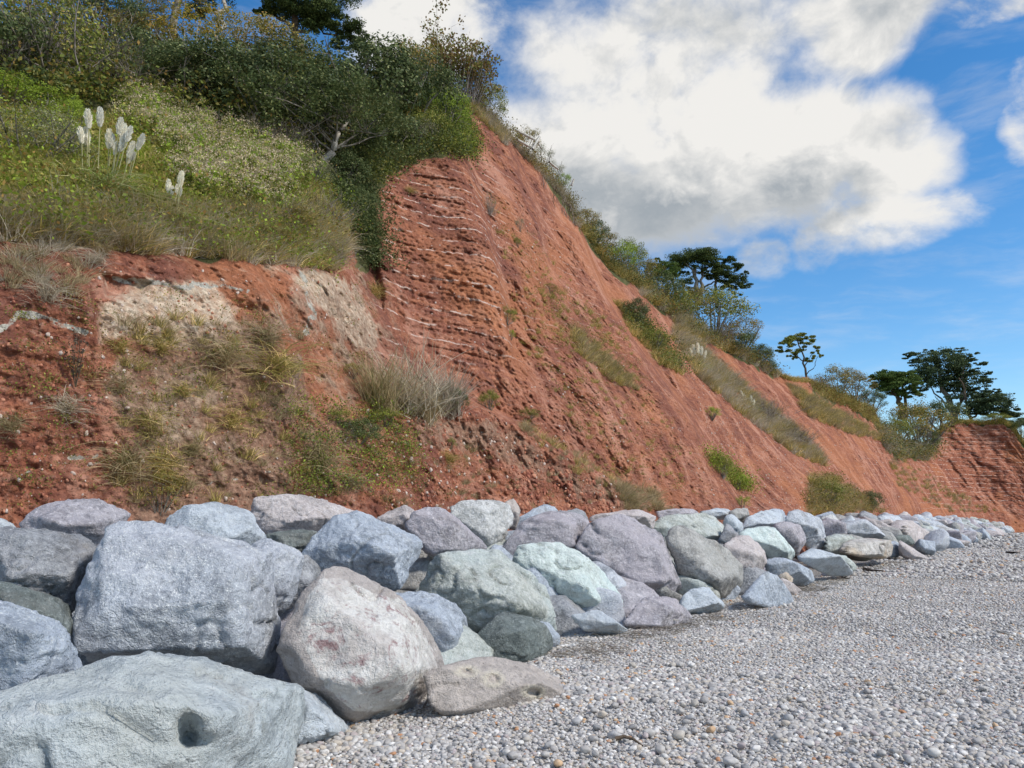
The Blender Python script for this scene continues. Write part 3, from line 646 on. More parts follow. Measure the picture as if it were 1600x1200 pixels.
# ------------------------------------------------------------------ boulders
ZF = {0: (0, 0, 1), 1: (0, 740, 2.608), 2: (400, 740, 2.608), 3: (780, 760, 3.2), 4: (1100, 760, 3.2)}
def zp(f, pts): x0, y0, k = ZF[f]; return [(x0+a/k, y0+b/k) for a, b in pts]
def hull_planes(P):
    bm = bmesh.new(); vs_ = [bm.verts.new(p) for p in P]
    r = bmesh.ops.convex_hull(bm, input=vs_)
    bm.normal_update(); N = []; Dv = []
    for f in sorted(bm.faces, key=lambda q: -q.calc_area()):
        if f.calc_area() < 1e-3: continue
        nn = np.array(f.normal[:]); c = np.array(f.calc_center_median()[:])
        if nn@c < 0: nn = -nn
        dv = nn@c
        for k in range(len(N)):
            if N[k]@nn > .925: break
        else: N.append(nn); Dv.append(max(dv, .05))
    bm.free(); return np.array(N), np.array(Dv)
def boulder_mesh(name, P, mat, sub, seed, sharp=60, rough=1.0, dents=(), patch=None, cut=(.80, .93)):
    """rock grown inside the convex hull of P; returns centre and mesh"""
    P = np.asarray(P, float); c = (P.max(0)+P.min(0))/2; Q_ = P-c; ext = np.maximum((P.max(0)-P.min(0))/2, .05); Q_ = Q_/ext
    N, Dv = hull_planes(Q_)
    V, T = ICO[sub]
    r_ = np.random.default_rng(seed)
    for _ in range(4):                                  # broken corners: extra flat cuts
        c_ = r_.normal(size=3); c_ /= np.linalg.norm(c_); N = np.concatenate([N, c_[None]]); Dv = np.append(Dv, (Q_@c_).max()*r_.uniform(*cut))
    for _ in range(22):                                 # small chips off the edges
        c_ = r_.normal(size=3); c_ /= np.linalg.norm(c_); N = np.concatenate([N, c_[None]]); Dv = np.append(Dv, (Q_@c_).max()*r_.uniform(.95, 1.0))
    k = np.maximum(V@N.T, 1e-4)/Dv[None]; km = k.max(1, keepdims=True); rr = ((k/km)**sharp).sum(1)**(-1/sharp)/km[:, 0]
    X = V*rr[:, None]*ext*(1.0 if cut[0] > .7 else 1.0)
    L = float(ext.mean())
    nrm = X/np.linalg.norm(X, axis=1)[:, None]
    o = seed*3.17
    X = X+nrm*(L*rough*(.024*fbm(X/L*1.3+o, 3, .5)))[:, None]
    ch = np.abs(perlin(X/L*2.1+o+40)); X = X-nrm*(L*rough*.07*np.exp(-(ch/.05)**2)*sstep(-.1, .3, perlin(X/L*1.1+o)))[:, None]     # splits
    st = fbm(X/L*3.0+o+9, 3, .55); stp = np.round(st*5)/5; X = X+nrm*(L*rough*.03*(stp*.7+st*.3))[:, None]               # stepped flakes
    X = X+nrm*(rough*(.015*fbm(X*4.5+o, 4, .62)+.009*ridged(X*9+o, 4, .6)+.010*np.round(3*fbm(X*np.array([3, 3, 7.])+o, 3))/3))[:, None]
    Wp = X+c; at = {}
    # dents and surface patches are placed from where they sit on the stone
    rel = Wp-np.array([0, 0, CAMZ]); yf = rel[:, 1]*CP+rel[:, 2]*SP; upv = -rel[:, 1]*SP+rel[:, 2]*CP
    qx = 800+F*rel[:, 0]/yf; qy = 600-F*upv/yf; vd = rel/np.linalg.norm(rel, axis=1)[:, None]; front = (nrm*vd).sum(1) < .1
    pale = np.zeros(len(Wp))
    for (dx, dy, rx, ry, dep, pl) in dents:
        q = np.hypot((qx-dx)/rx, (qy-dy)/ry); Wp = Wp+vd*(dep*(1-sstep(.35, 1.0, q))*front)[:, None]; pale = np.maximum(pale, pl*(1-sstep(1.1, 1.7, q))*sstep(.45, .8, q)*front)
    at['pale'] = pale
    at['patch'] = soft(qx, qy, patch, 10)*front if patch is not None else np.zeros(len(Wp))
    return c, mesh_np(name, Wp-c, T, mat, True, at)
def boulder(name, f, pts, t, mat, label, th=.5, ex=.5, front=None, dents=(), patch=None, rough=1.0, sharp=150, sub=None, group='armour boulders along the foot of the cliff', cat='boulder'):
    o = zp(f, pts); o = np.array(o, float); cx, cy = o.mean(0); Dc = float(dist_of(cx, t))
    Do = Dc*(dist_of(o[:, 0], t)/Dc)**ex
    wpx = (o[:, 0].max()-o[:, 0].min()); hpx = (o[:, 1].max()-o[:, 1].min())
    r = .5*(wpx*.45+hpx*.55)*Dc/F*2*th                      # half depth in metres
    low_ = sstep(cy, o[:, 1].max(), o[:, 1])
    out = [pt(o[:, 0], o[:, 1], Do-r*.25*low_)]
    rnd = random.Random(hash(label) % 1000 if False else sum(map(ord, label)))
    if front is None:
        front = []
        a0 = rnd.uniform(0, 6.28)
        for k in range(4):
            a = a0+k*1.57+rnd.uniform(-.5, .5); q = rnd.uniform(.35, .78); front.append((None, cx+math.cos(a)*q*wpx*.5, cy+math.sin(a)*q*hpx*.5, rnd.uniform(.45, 1.05)))
    else:
        front = [(None,)+tuple(zp(f, [(a, b)])[0])+(k,) for a, b, k in front]
    for _, a, b, k in front: out.append(pt(np.array([a]), np.array([b]), np.array([Dc-r*k])))
    ob = np.stack([cx+(o[:, 0]-cx)*.72, cy+(o[:, 1]-cy)*.72], -1); out.append(pt(ob[:, 0], ob[:, 1], Do+r*.95))
    P = np.concatenate(out)
    px_size = max(wpx, hpx)*.64
    if sub is None: sub = 6 if px_size > 110 else 5 if px_size > 42 else 4
    c, me_ = boulder_mesh(name, P, ROCK[mat], sub, rnd.randint(1, 900), sharp, rough, dents, patch)
    ob_ = obj(name, me_); ob_.location = c
    if label: tag(ob_, label, cat, group)
    return ob_
B = boulder
LIST = [
 (1, [(-420,1560),(-420,1010),(60,940),(180,850),(330,790),(400,795),(580,735),(760,742),(980,790),(1150,840),(1240,900),(1240,1000),(1225,1100),(1150,1200),(1120,1330),(900,1560)], 4.5, 'pale', 'huge pale blue-green boulder with a scooped hollow, front left corner', dict(th=.34, ex=.9, front=[(600,900,.9),(300,1000,1.0),(900,1000,.9),(800,1150,.95)], dents=[(293, 1140, 24, 34, .22, 0), (305,1158,34,18,.12,0)], rough=.8)),
 (1, [(1180,860),(1240,880),(1330,940),(1420,1035),(1400,1075),(1250,1110),(1150,1100),(1140,950)], 4.75, 'paleblue', 'low blue-grey shoulder of rock at right end of the hollowed boulder', dict(th=.5, ex=.8)),
 (1, [(440,200),(500,168),(620,178),(830,235),(950,270),(1075,300),(1090,480),(1145,600),(1125,720),(1085,830),(930,850),(700,850),(390,830),(335,785),(315,640),(292,570),(320,470),(380,380)], 5.7, 'grey', 'very large square grey granite block standing behind the hollowed boulder', dict(th=.4, ex=.8, front=[(480,230,.35),(1000,350,.75),(1000,760,.8),(400,650,.85),(960,560,.98),(420,420,.7)], sharp=200)),
 (1, [(1000,290),(1100,272),(1190,305),(1237,345),(1232,420),(1180,520),(1130,590),(1070,600),(1000,480)], 6.35, 'grey', 'grey lobe of granite wedged against right side of the square block', dict(th=.8)),
 (1, [(-90,230),(30,222),(160,235),(270,250),(380,255),(412,290),(380,370),(330,470),(300,545),(250,600),(80,560),(-90,500)], 6.4, 'dark', 'dark blue-grey boulder at left edge, left of the square granite block', dict(th=.55, front=[(150,260,.5),(60,400,.9),(280,420,.8)])),
 (1, [(-130,520),(0,495),(60,540),(180,570),(250,620),(300,700),(312,790),(230,860),(60,960),(-60,1000),(-130,1000)], 5.1, 'slate', 'rough slate grey boulder at left edge above the hollowed boulder', dict(th=.5, front=[(130,650,1.0),(-20,600,.8),(100,850,.8)])),
 (1, [(-40,430),(60,490),(180,498),(290,575),(307,625),(285,680),(180,640),(40,600),(-60,520)], 5.75, 'darkgreen', 'narrow greenish wedge of rock between two left edge boulders', dict(th=.6)),
 (1, [(90,205),(150,145),(270,94),(350,112),(400,105),(530,165),(440,230),(420,320),(200,320),(90,250)], 7.5, 'purple', 'humped purple-grey boulder on top row at far left', dict(th=.55, front=[(220,190,.9),(380,210,.8)])),
 (1, [(-60,180),(10,180),(60,205),(80,270),(-60,290)], 7.8, 'paleblue', 'small pale blue rock peeping out at left edge of the picture', dict()),
 (1, [(650,185),(750,125),(880,117),(970,140),(1040,190),(1092,275),(1000,350),(700,320)], 7.4, 'paleblue', 'rounded blue-grey top row boulder with a brown scar, behind the square block', dict(th=.5)),
 (1, [(1008,150),(1050,86),(1190,90),(1340,118),(1470,160),(1400,230),(1200,290),(1050,270)], 8.3, 'pinkgrey', 'wide pinkish boulder with a pale left end on the top row', dict(th=.4, front=[(1120,180,.9),(1300,180,.8)])),
 (1, [(1070,250),(1180,232),(1290,240),(1310,360),(1100,360)], 7.2, 'darkgreen', 'flat green-grey stone tucked under the wide pinkish boulder', dict(th=.5)),
 (2, [(172,320),(260,230),(330,165),(410,153),(520,200),(665,262),(682,300),(650,400),(610,478),(500,480),(380,450),(240,400)], 6.5, 'slate', 'angular blue-grey boulder with broad sloping top behind the red-patched one', dict(th=.55, front=[(400,270,.9),(560,330,.95),(330,360,.7)])),
 (2, [(120,340),(200,330),(270,370),(250,440),(190,500),(140,560),(60,560),(60,420)], 6.5, 'dark', 'shadowed dark rock deep between granite block and red-patched boulder', dict(th=.7)),  # dark rock colour stands in for the shade between the two boulders
 (2, [(50,800),(105,650),(140,560),(200,460),(285,372),(350,360),(400,400),(470,450),(585,505),(645,570),(720,680),(772,790),(690,890),(640,960),(560,1010),(390,1035),(300,985),(160,880)], 5.0, 'pink', 'big tan boulder with white and dark red mineral patches on its face', dict(th=.5, ex=.8, front=[(350,500,.55),(250,700,.8),(600,800,.95),(420,880,.95),(560,620,.8)], patch=zp(2, [(270,430),(350,430),(500,500),(600,520),(640,600),(730,720),(740,800),(660,830),(650,920),(560,960),(400,960),(290,870),(230,760),(170,640),(210,520)]), rough=.85)),
 (2, [(520,490),(620,475),(740,488),(820,540),(857,600),(852,740),(780,785),(700,790),(560,640)], 5.75, 'slate', 'smooth blue-grey boulder tucked behind right side of the red-patched one', dict(th=.6)),
 (2, [(695,930),(718,840),(800,768),(900,741),(1010,755),(1170,808),(1312,870),(1332,940),(1260,985),(1100,1010),(900,1000),(760,990)], 4.25, 'tan', 'low smooth tan boulder with three pale-rimmed holes, on the shingle', dict(th=.45, ex=.8, rough=.6, dents=[(400+860/2.608, 740+806/2.608, 14, 7, .08, 1), (400+966/2.608, 740+836/2.608, 13, 10, .07, 1), (400+1130/2.608, 740+890/2.608, 14, 8, .07, 1)])),
 (2, [(628,470),(680,380),(740,332),(830,308),(980,304),(1060,370),(1150,440),(1242,540),(1258,620),(1190,668),(1080,680),(860,680),(760,600)], 6.0, 'green', 'large grey-green boulder with light blue upper face, beside the turquoise one', dict(th=.5, front=[(720,420,.7),(900,470,1.0),(1100,540,.95),(960,600,.8)])),
 (2, [(848,740),(870,650),(960,578),(1080,560),(1165,600),(1205,660),(1212,710),(1130,790),(1000,800),(890,790)], 5.3, 'darkgreen', 'dark green boulder between the holed tan boulder and shingle', dict(th=.6)),
 (3, [(28,320),(70,288),(180,284),(290,279),(380,315),(470,380),(540,470),(622,560),(632,630),(592,668),(480,670),(330,640),(180,560),(60,420)], 6.35, 'turq', 'bright turquoise boulder with dark flecks in the front row', dict(th=.5, front=[(150,350,.7),(300,450,1.0),(480,560,.85),(400,360,.6)])),
 (2, [(590,230),(640,150),(700,137),(760,140),(830,200),(900,260),(945,308),(850,345),(680,340)], 7.2, 'purple', 'white-veined purple-grey boulder left of the white speckled block', dict(th=.5)),
 (2, [(480,185),(560,150),(620,140),(665,170),(660,260),(540,240)], 8.1, 'pinkgrey', 'pale low rock on top row left of the white-veined boulder', dict(th=.5)),
 (2, [(768,150),(830,108),(960,102),(1032,118),(1047,190),(1012,260),(970,308),(920,305),(840,250)], 8.2, 'white', 'upright white speckled block on the top row', dict(th=.55, front=[(950,130,.6),(940,260,.95),(830,170,.7)], sharp=220)),
 (2, [(1005,110),(1050,104),(1082,150),(1060,230),(1030,230)], 8.8, 'tan', 'thin tan slab leaning behind right side of the white speckled block', dict(th=.7)),
 (2, [(980,310),(1060,210),(1150,163),(1250,149),(1332,165),(1360,200),(1312,288),(1280,310),(1150,340),(1000,350)], 7.6, 'purple', 'smooth dark purple-grey boulder just above the turquoise boulder', dict(th=.5, rough=.8)),
 (3, [(60,210),(130,140),(220,91),(280,100),(300,135),(200,230),(90,240)], 8.6, 'slate', 'blue-grey rock leaning behind the smooth dark purple-grey boulder', dict()),
 (3, [(290,130),(380,112),(430,125),(450,170),(380,200),(300,180)], 8.5, 'dark', 'small dark rock behind the crest of the smooth purple-grey boulder', dict()),
 (3, [(370,300),(440,210),(520,140),(600,128),(760,200),(835,270),(935,480),(928,515),(850,560),(700,580),(632,595),(540,500),(450,400)], 6.5, 'purple', 'massive lilac-grey boulder to the right of the turquoise one', dict(th=.5, front=[(560,260,.7),(760,300,.7),(700,480,.95),(850,470,.8)])),
 (3, [(435,148),(560,130),(700,113),(785,150),(770,220),(500,220)], 8.3, 'pinkgrey', 'flat pale slab lying behind the massive lilac-grey boulder', dict(th=.4)),
 (3, [(750,200),(830,145),(950,129),(1050,130),(1122,190),(1127,235),(1080,285),(950,270),(830,260)], 7.6, 'green', 'pale green flaky boulder behind the ridged brown-grey one', dict(th=.45)),
 (3, [(780,125),(860,112),(980,112),(1010,130),(960,160),(800,160)], 8.7, 'purple', 'dark purplish top row rock behind the pale green flaky boulder', dict(th=.4)),
 (3, [(1000,125),(1080,106),(1150,112),(1180,135),(1120,170),(1020,160)], 8.6, 'paleblue', 'pale blue rock on the skyline of the bank, right of centre', dict(th=.4)),
 (3, [(806,232),(860,190),(930,198),(1060,268),(1150,330),(1232,430),(1218,490),(1130,568),(1050,560),(930,500),(860,350)], 5.75, 'brown', 'ridged brown-grey boulder with a sharp greenish top edge', dict(th=.5, front=[(890,340,.9),(1020,320,.5),(1100,470,.95),(960,430,1.0)], sharp=200)),
 (3, [(1112,290),(1180,250),(1240,243),(1292,290),(1337,340),(1312,430),(1245,495),(1200,470),(1140,380)], 5.65, 'pinkgrey', 'pinkish grey boulder right of the ridged brown-grey one', dict(th=.5)),
 (3, [(1092,270),(1135,180),(1200,240),(1170,270),(1130,300)], 6.8, 'dark', 'dark rock in the gap above the pinkish grey boulder', dict()),
 (3, [(1130,150),(1160,135),(1212,180),(1217,230),(1180,262),(1130,220)], 7.1, 'paleblue', 'small sky-blue faced block above the pinkish grey boulder', dict(th=.7, sharp=220)),
 (3, [(1145,125),(1180,110),(1240,110),(1252,145),(1215,190),(1150,170)], 8.0, 'brown', 'brown-grey rock on the skyline next to the sky-blue faced block', dict(th=.5)),
 (3, [(1212,210),(1240,150),(1330,113),(1410,130),(1425,180),(1370,230),(1260,230)], 7.4, 'paleblue', 'pale blue hump behind the light green boulder on the skyline', dict(th=.5)),
 (3, [(1202,235),(1280,188),(1380,210),(1432,270),(1482,330),(1452,385),(1370,380),(1270,310)], 6.0, 'turq', 'light green rounded boulder in the right half of the bank', dict(th=.5)),
 (3, [(1312,380),(1340,352),(1450,370),(1562,420),(1580,470),(1530,500),(1400,470),(1330,430)], 5.15, 'slate', 'long low slate-blue rock behind the grey triangular stone', dict(th=.5)),
 (3, [(1188,572),(1260,490),(1330,418),(1390,440),(1442,500),(1478,592),(1400,612),(1290,602)], 4.4, 'slate', 'triangular stone with a tan left face standing in the shingle', dict(th=.5, front=[(1300,500,.8),(1320,600,1.0)], patch=zp(3, [(1180,590),(1262,480),(1330,610)]), sharp=220, rough=.7)),
 (3, [(1400,455),(1440,468),(1515,520),(1480,545),(1400,540)], 4.65, 'pinkgrey', 'thin flat slab sticking out right of the triangular stone', dict(th=.4, rough=.6)),
 (3, [(1392,445),(1430,427),(1468,460),(1450,492),(1405,480)], 4.95, 'orange', 'little orange-topped stone behind the triangular one', dict(th=.7)),
 (3, [(890,590),(960,510),(1040,503),(1100,560),(1132,607),(1060,630),(930,635)], 5.1, 'paleblue', 'low pale blue rock streaked with dark bands at the shingle edge', dict(th=.5)),
 (3, [(605,690),(650,640),(720,553),(820,548),(900,580),(957,640),(952,700),(850,725),(680,715)], 5.0, 'purple', 'low mauve rock half buried between pale blue rock and turquoise boulder', dict(th=.45)),
 (3, [(350,655),(400,633),(490,618),(560,660),(645,718),(610,745),(480,730),(380,705)], 5.25, 'paleblue', 'flat pale slab at the foot of the turquoise boulder', dict(th=.4, rough=.6)),
 (3, [(1362,190),(1400,163),(1480,183),(1532,230),(1533,280),(1492,345),(1440,320),(1390,260)], 6.3, 'purple', 'dark ribbed purplish boulder right of the light green one', dict(th=.6)),
 (4, [(395,150),(480,106),(560,140),(602,200),(617,290),(587,330),(520,320),(440,230)], 6.6, 'grey', 'tall rounded grey boulder rising above its neighbours towards the far bank', dict(th=.5)),
 (4, [(300,115),(340,106),(400,120),(420,180),(370,200),(300,170)], 7.7, 'slate', 'grey rock behind the left shoulder of the tall rounded boulder', dict()),
 (4, [(435,352),(520,303),(600,330),(680,370),(740,432),(690,452),(560,420)], 4.85, 'paleblue', 'flat lavender slab with a dead branch lying over it', dict(th=.4, rough=.6)),
 (4, [(610,335),(700,343),(772,400),(762,425),(715,425),(650,380)], 4.9, 'green', 'grey-green wedge just right of the lavender slab', dict(th=.5)),
 (4, [(595,330),(610,255),(680,233),(762,260),(755,330),(690,355)], 5.9, 'green', 'mottled green boulder left of the ochre-stained one', dict(th=.5)),
 (4, [(700,335),(740,270),(830,253),(912,260),(950,300),(940,350),(880,365),(780,355)], 5.05, 'orange', 'cream boulder stained ochre and pink along its base', dict(th=.45)),
 (4, [(890,265),(960,275),(990,320),(960,352),(900,355)], 5.2, 'slate', 'grey end stone to the right of the ochre-stained boulder', dict(th=.5)),
 (4, [(575,150),(640,133),(692,190),(684,240),(610,240)], 7.0, 'white', 'whitish angular rock right of the tall rounded boulder', dict(th=.6)),
 (4, [(690,195),(760,160),(820,180),(900,230),(965,285),(850,270),(720,265)], 6.2, 'grey', 'sloping grey slab above the ochre-stained boulder', dict(th=.45)),
 (4, [(765,150),(830,129),(885,160),(880,210),(790,200)], 7.2, 'dark', 'dark grey skyline rock above the sloping grey slab', dict(th=.5)),
 (4, [(840,155),(940,139),(1000,170),(965,245),(900,230)], 6.7, 'grey', 'grey leaning rock left of the long mauve slab', dict(th=.5)),
 (4, [(925,205),(980,163),(1050,180),(1122,225),(1172,270),(1100,300),(1000,300),(940,260)], 5.6, 'pinkgrey', 'long mauve slab with a pale turquoise right edge at the shingle', dict(th=.45, patch=zp(4, [(1080,200),(1172,275),(1120,290),(1060,220)]))),
 (4, [(940,255),(980,240),(1030,245),(1060,280),(1010,300),(960,290)], 5.15, 'darkgreen', 'mossy dark green stone under the long mauve slab', dict(th=.6)),
]
for f, pts, t, mat, lab, kw in LIST: B('boulder', f, pts, t, mat, lab, **kw)
# hidden and half-hidden boulders that carry the bank
def blob_boulder(x, y, z, rx, ry, rz_, mat, seed, sub=4):
    r_ = np.random.default_rng(seed); q = r_.normal(size=(16, 3)); q /= np.linalg.norm(q, axis=1)[:, None]; q = q*np.array([rx, ry, rz_])
    _, me_ = boulder_mesh('boulder', q, ROCK[mat], sub, seed, cut=(.66, .85)); return me_
kinds = ['slate', 'dark', 'grey', 'purple', 'brown', 'green']
for k in range(92):
    s_ = k % 23; tt = 5.9+.85*(k//23)+random.uniform(-.25, .25); al = -6.5+s_*1.25+random.uniform(-.3, .3)
    x = al*.566-tt*.824; y = al*.824+tt*.566
    o = obj('boulder', blob_boulder(0, 0, 0, .75, .65, .5, kinds[k % 6], 300+k)); o.location = (x, y, .12+.3*(k//23)); o.rotation_euler = (random.uniform(-.3, .3), random.uniform(-.3, .3), random.uniform(0, 6))
    tag(o, 'dim boulder low in the gaps of the near bank, mostly covered by others', 'boulder', 'packing boulders low in the near bank')
# far stretch of the bank
FK = [blob_boulder(0, 0, 0, .95, .75, .62, kk, 500+i, 4) for i, kk in enumerate(['grey', 'slate', 'pinkgrey', 'paleblue', 'purple', 'white', 'brown', 'green'])]
al = 30.0; k = 0; step = 1.15; FAR = []
while al < 150:
    for row, (tt, zz) in enumerate(((4.9, .25), (5.9, .75), (6.9, 1.15), (7.9, 1.3))):
        if al < 44 and row < 2 and random.random() < .6: continue
        a_ = al+random.uniform(-.5, .5); t_ = tt+random.uniform(-.35, .35); t_ -= max(0, a_-75)*.02
        x = a_*.566-t_*.824+.0; y = a_*.824+t_*.566
        s_ = random.uniform(.55, 1.12)
        if al > 84: FAR.append((x, y, zz*.9, s_, random.uniform(0, 6.28), random.randrange(8))); continue
        o = obj('boulder', FK[random.randrange(8)])
        o.scale = (s_*random.uniform(.85, 1.3), s_, s_*random.uniform(.8, 1.1)); o.location = (x, y, zz*random.uniform(.8, 1.05)-.05*(al > 90)); o.rotation_euler = (random.uniform(-.6, .6), random.uniform(-.6, .6), random.uniform(0, 6.28))
        tag(o, 'small-looking grey boulder in the far stretch of the bank towards the headland', 'boulder', 'far boulders of the bank')
        k += 1
    al += step*(1+al*.004)
FAR = np.array(FAR); scatter('distant_boulders', FK, FAR[:, :3], np.stack([FAR[:, 4]*.1, FAR[:, 4]*0, FAR[:, 4]], -1), FAR[:, 3], FAR[:, 5].astype(int), 'far end of the boulder bank where single stones run together')
print('far boulders', k, len(FAR))

# ------------------------------------------------------------------ vegetation materials
GAIN = 1.6
def mat_leaf(name, c1, c2, c3=None, rough=.6, trans=.25, c3amt=.35, gain=None):
    m = bpy.data.materials.new(name); m.use_nodes = True; n = NT(m.node_tree)
    out = n.n('ShaderNodeOutputMaterial'); b = n.n('ShaderNodeBsdfPrincipled'); b.inputs['Roughness'].default_value = rough; b.inputs['Specular IOR Level'].default_value = .12
    geo = n.n('ShaderNodeNewGeometry'); oi = n.n('ShaderNodeObjectInfo')
    P = n.vm('ADD', n.n('ShaderNodeTexCoord').outputs['Object'], n.vm('SCALE', (9, 5, 7), oi.outputs['Random']))
    q = n.noise(P, 3.0, 3, .6); f = n.m('ADD', n.m('MULTIPLY', geo.outputs['Random Per Island'], .6), n.m('MULTIPLY', n.ss(q, .35, .65), .4))
    c = n.mix(f, c1, c2)
    if c3: c = n.mix(n.m('GREATER_THAN', geo.outputs['Random Per Island'], 1-c3amt), c, c3)
    c = n.mix(.5, c, n.mix(oi.outputs['Random'], (.9, .9, .85), (1.35, 1.3, 1.1)), 'MULTIPLY'); c = n.vm('MULTIPLY', c, tuple(q*(gain or GAIN) for q in ((1.14, 1.02, .82) if not gain or gain > 1.5 else (1, 1, 1))))
    n.l(c, b.inputs['Base Color'])
    tr = n.n('ShaderNodeBsdfTranslucent'); n.l(c, tr.inputs['Color']); mx = n.n('ShaderNodeMixShader'); mx.inputs[0].default_value = trans
    n.l(b.outputs[0], mx.inputs[1]); n.l(tr.outputs[0], mx.inputs[2]); n.l(mx.outputs[0], out.inputs[0])
    return m
def mat_bark(name, c1, c2, sc=8):
    m, n = new_mat(name, .9, .2); P = n.n('ShaderNodeTexCoord').outputs['Object']
    n.l(n.mix(n.ss(n.noise(n.vm('MULTIPLY', P, (1, 1, .35)), sc, 5, .65), .35, .65), c1, c2), n.b.inputs['Base Color'])
    n.l(n.bump(n.noise(P, sc*2, 4, .6), .5, .03), n.b.inputs['Normal']); return m
ML = dict(
    dark=mat_leaf('dark_evergreen_leaves', (.026, .045, .022), (.075, .105, .05), (.15, .18, .10), rough=.45, c3amt=.14),
    mid=mat_leaf('mid_green_leaves', (.055, .085, .022), (.14, .17, .045), (.23, .23, .08), c3amt=.2),
    bright=mat_leaf('bright_green_leaves', (.085, .15, .02), (.20, .28, .05), c3=None),
    olive=mat_leaf('olive_leaves', (.075, .085, .028), (.18, .17, .06), (.24, .17, .07), c3amt=.2),
    brown=mat_leaf('browning_leaves', (.075, .06, .03), (.17, .12, .06), (.11, .13, .045), c3amt=.35),
    yellow=mat_leaf('yellowing_leaves', (.13, .115, .02), (.30, .22, .05), (.10, .13, .03), c3amt=.3),
    grey=mat_leaf('grey_green_leaves', (.07, .085, .06), (.17, .19, .14), (.26, .27, .22), c3amt=.2),
    pine=mat_leaf('pine_needles', (.018, .034, .016), (.055, .085, .032), (.10, .13, .05), rough=.6, trans=.1, c3amt=.12),
    pinebright=mat_leaf('lighter_pine_needles', (.03, .06, .018), (.085, .13, .04), None, rough=.6, trans=.12),  # lighter green needle colour for whole crowns
    cyp=mat_leaf('cypress_sprays', (.020, .038, .026), (.060, .090, .055), (.10, .14, .08), rough=.6, trans=.08, c3amt=.15),
    ggreen=mat_leaf('green_grass', (.085, .14, .02), (.22, .27, .06), (.32, .31, .12), c3amt=.2, gain=2.2),
    golive=mat_leaf('olive_grass', (.10, .105, .038), (.24, .215, .095), (.38, .32, .19), c3amt=.3, gain=2.0),
    gstraw=mat_leaf('straw_grass', (.22, .17, .09), (.46, .38, .25), (.17, .17, .075), gain=1.3, c3amt=.22),
    ggrey=mat_leaf('bleached_grass', (.30, .26, .20), (.56, .50, .42), (.22, .19, .13), gain=1.3, c3amt=.2),
    pleaf=mat_leaf('arching_pampas_leaves', (.16, .20, .06), (.34, .36, .15), (.42, .38, .2), c3amt=.3, gain=1.5),
    seed=mat_leaf('beige_seed_heads', (.42, .33, .23), (.66, .56, .42), None, gain=1.2),
    plume=mat_leaf('cream_plumes', (.78, .74, .64), (.92, .90, .83), None, rough=.8, trans=.2, gain=1.0),
    pstem=mat_leaf('plume_stalks', (.36, .36, .17), (.55, .52, .30), None, gain=.85),
)
BK = dict(grey=mat_bark('grey_bark', (.12, .105, .085), (.30, .27, .22)), pale=mat_bark('pale_bark', (.26, .23, .19), (.50, .46, .40)),
          brown=mat_bark('brown_bark', (.07, .05, .035), (.18, .13, .09)), dead=mat_bark('dead_twigs', (.16, .13, .11), (.36, .31, .27)),
          dark=mat_bark('dark_wood', (.03, .025, .022), (.085, .065, .055)), wood=mat_bark('weathered_wood', (.38, .36, .32), (.62, .59, .53)))

# ------------------------------------------------------------------ plant builders
def rnd_dir(n, r, up=0.0):
    v = r.normal(size=(n, 3)); v[:, 2] = np.abs(v[:, 2])*.8+up if up else v[:, 2]; return v/np.linalg.norm(v, axis=1)[:, None]
def branches(mb, base, tip, r0, r, wob=.12, seg=5, sides=4, r1=.3):
    base = np.array(base, float); tip = np.array(tip, float); t = np.linspace(0, 1, seg+1)[:, None]; L = np.linalg.norm(tip-base)
    p = base+(tip-base)*t; off = np.cumsum(r.normal(size=(seg+1, 3))*wob*L/seg, 0); off -= off[0]; p = p+off*np.sin(t*math.pi*.5+.2); p[0] = base
    mb.tube(p, r0*(1-t[:, 0]*(1-r1)), sides); return p
def bush_kind(seed, mat, bark, R_=1.6, hgt=1.0, ncl=60, per=120, leaf=.085, spread=.24, openn=.0, stems=14, clumpy=.8, gaps=.15):
    """foliage + branches of one shrub about 2*R_ wide; base at the origin"""
    r = np.random.default_rng(seed); d = rnd_dir(ncl, r); d[:, 2] = np.where(d[:, 2] < -.25, -d[:, 2], d[:, 2])
    lump = 1+.22*fbm(d*1.6+seed, 2); rad = r.uniform(.55, 1.0, ncl)**.6
    C = d*rad[:, None]*lump[:, None]*np.array([R_, R_, R_*hgt]); C[:, 2] += R_*hgt*.55
    fo = MB(); br = MB()
    for c, dd in zip(C, d):
        if r.random() < gaps: continue
        k = int(per*r.uniform(.6, 1.3)); q = r.normal(size=(k, 3)); q /= np.linalg.norm(q, axis=1)[:, None]
        q = q*(r.uniform(.25, 1, k)**.5)[:, None]*spread*R_*r.uniform(.7, 1.3)*np.array([1.1, 1.1, .8])
        P_ = c+q; ok = P_[:, 2] > .02; fo.leaves(P_[ok], leaf, dd*.5+q[ok]/(spread*R_)*clumpy+np.array([0, 0, .35]), .55, .55, r)
    for k in range(stems):
        c = C[r.integers(len(C))]; b = np.array([c[0]*.15, c[1]*.15, -.3]); p = branches(br, b, c, R_*.028*r.uniform(.6, 1.3), r)
        for _ in range(3):
            j = r.integers(2, 5); branches(br, p[j], p[j]+rnd_dir(1, r, .2)[0]*R_*.45, R_*.010, r, seg=3, sides=3)
    return fo.mesh('foliage', ML[mat]), br.mesh('branches', BK[bark])
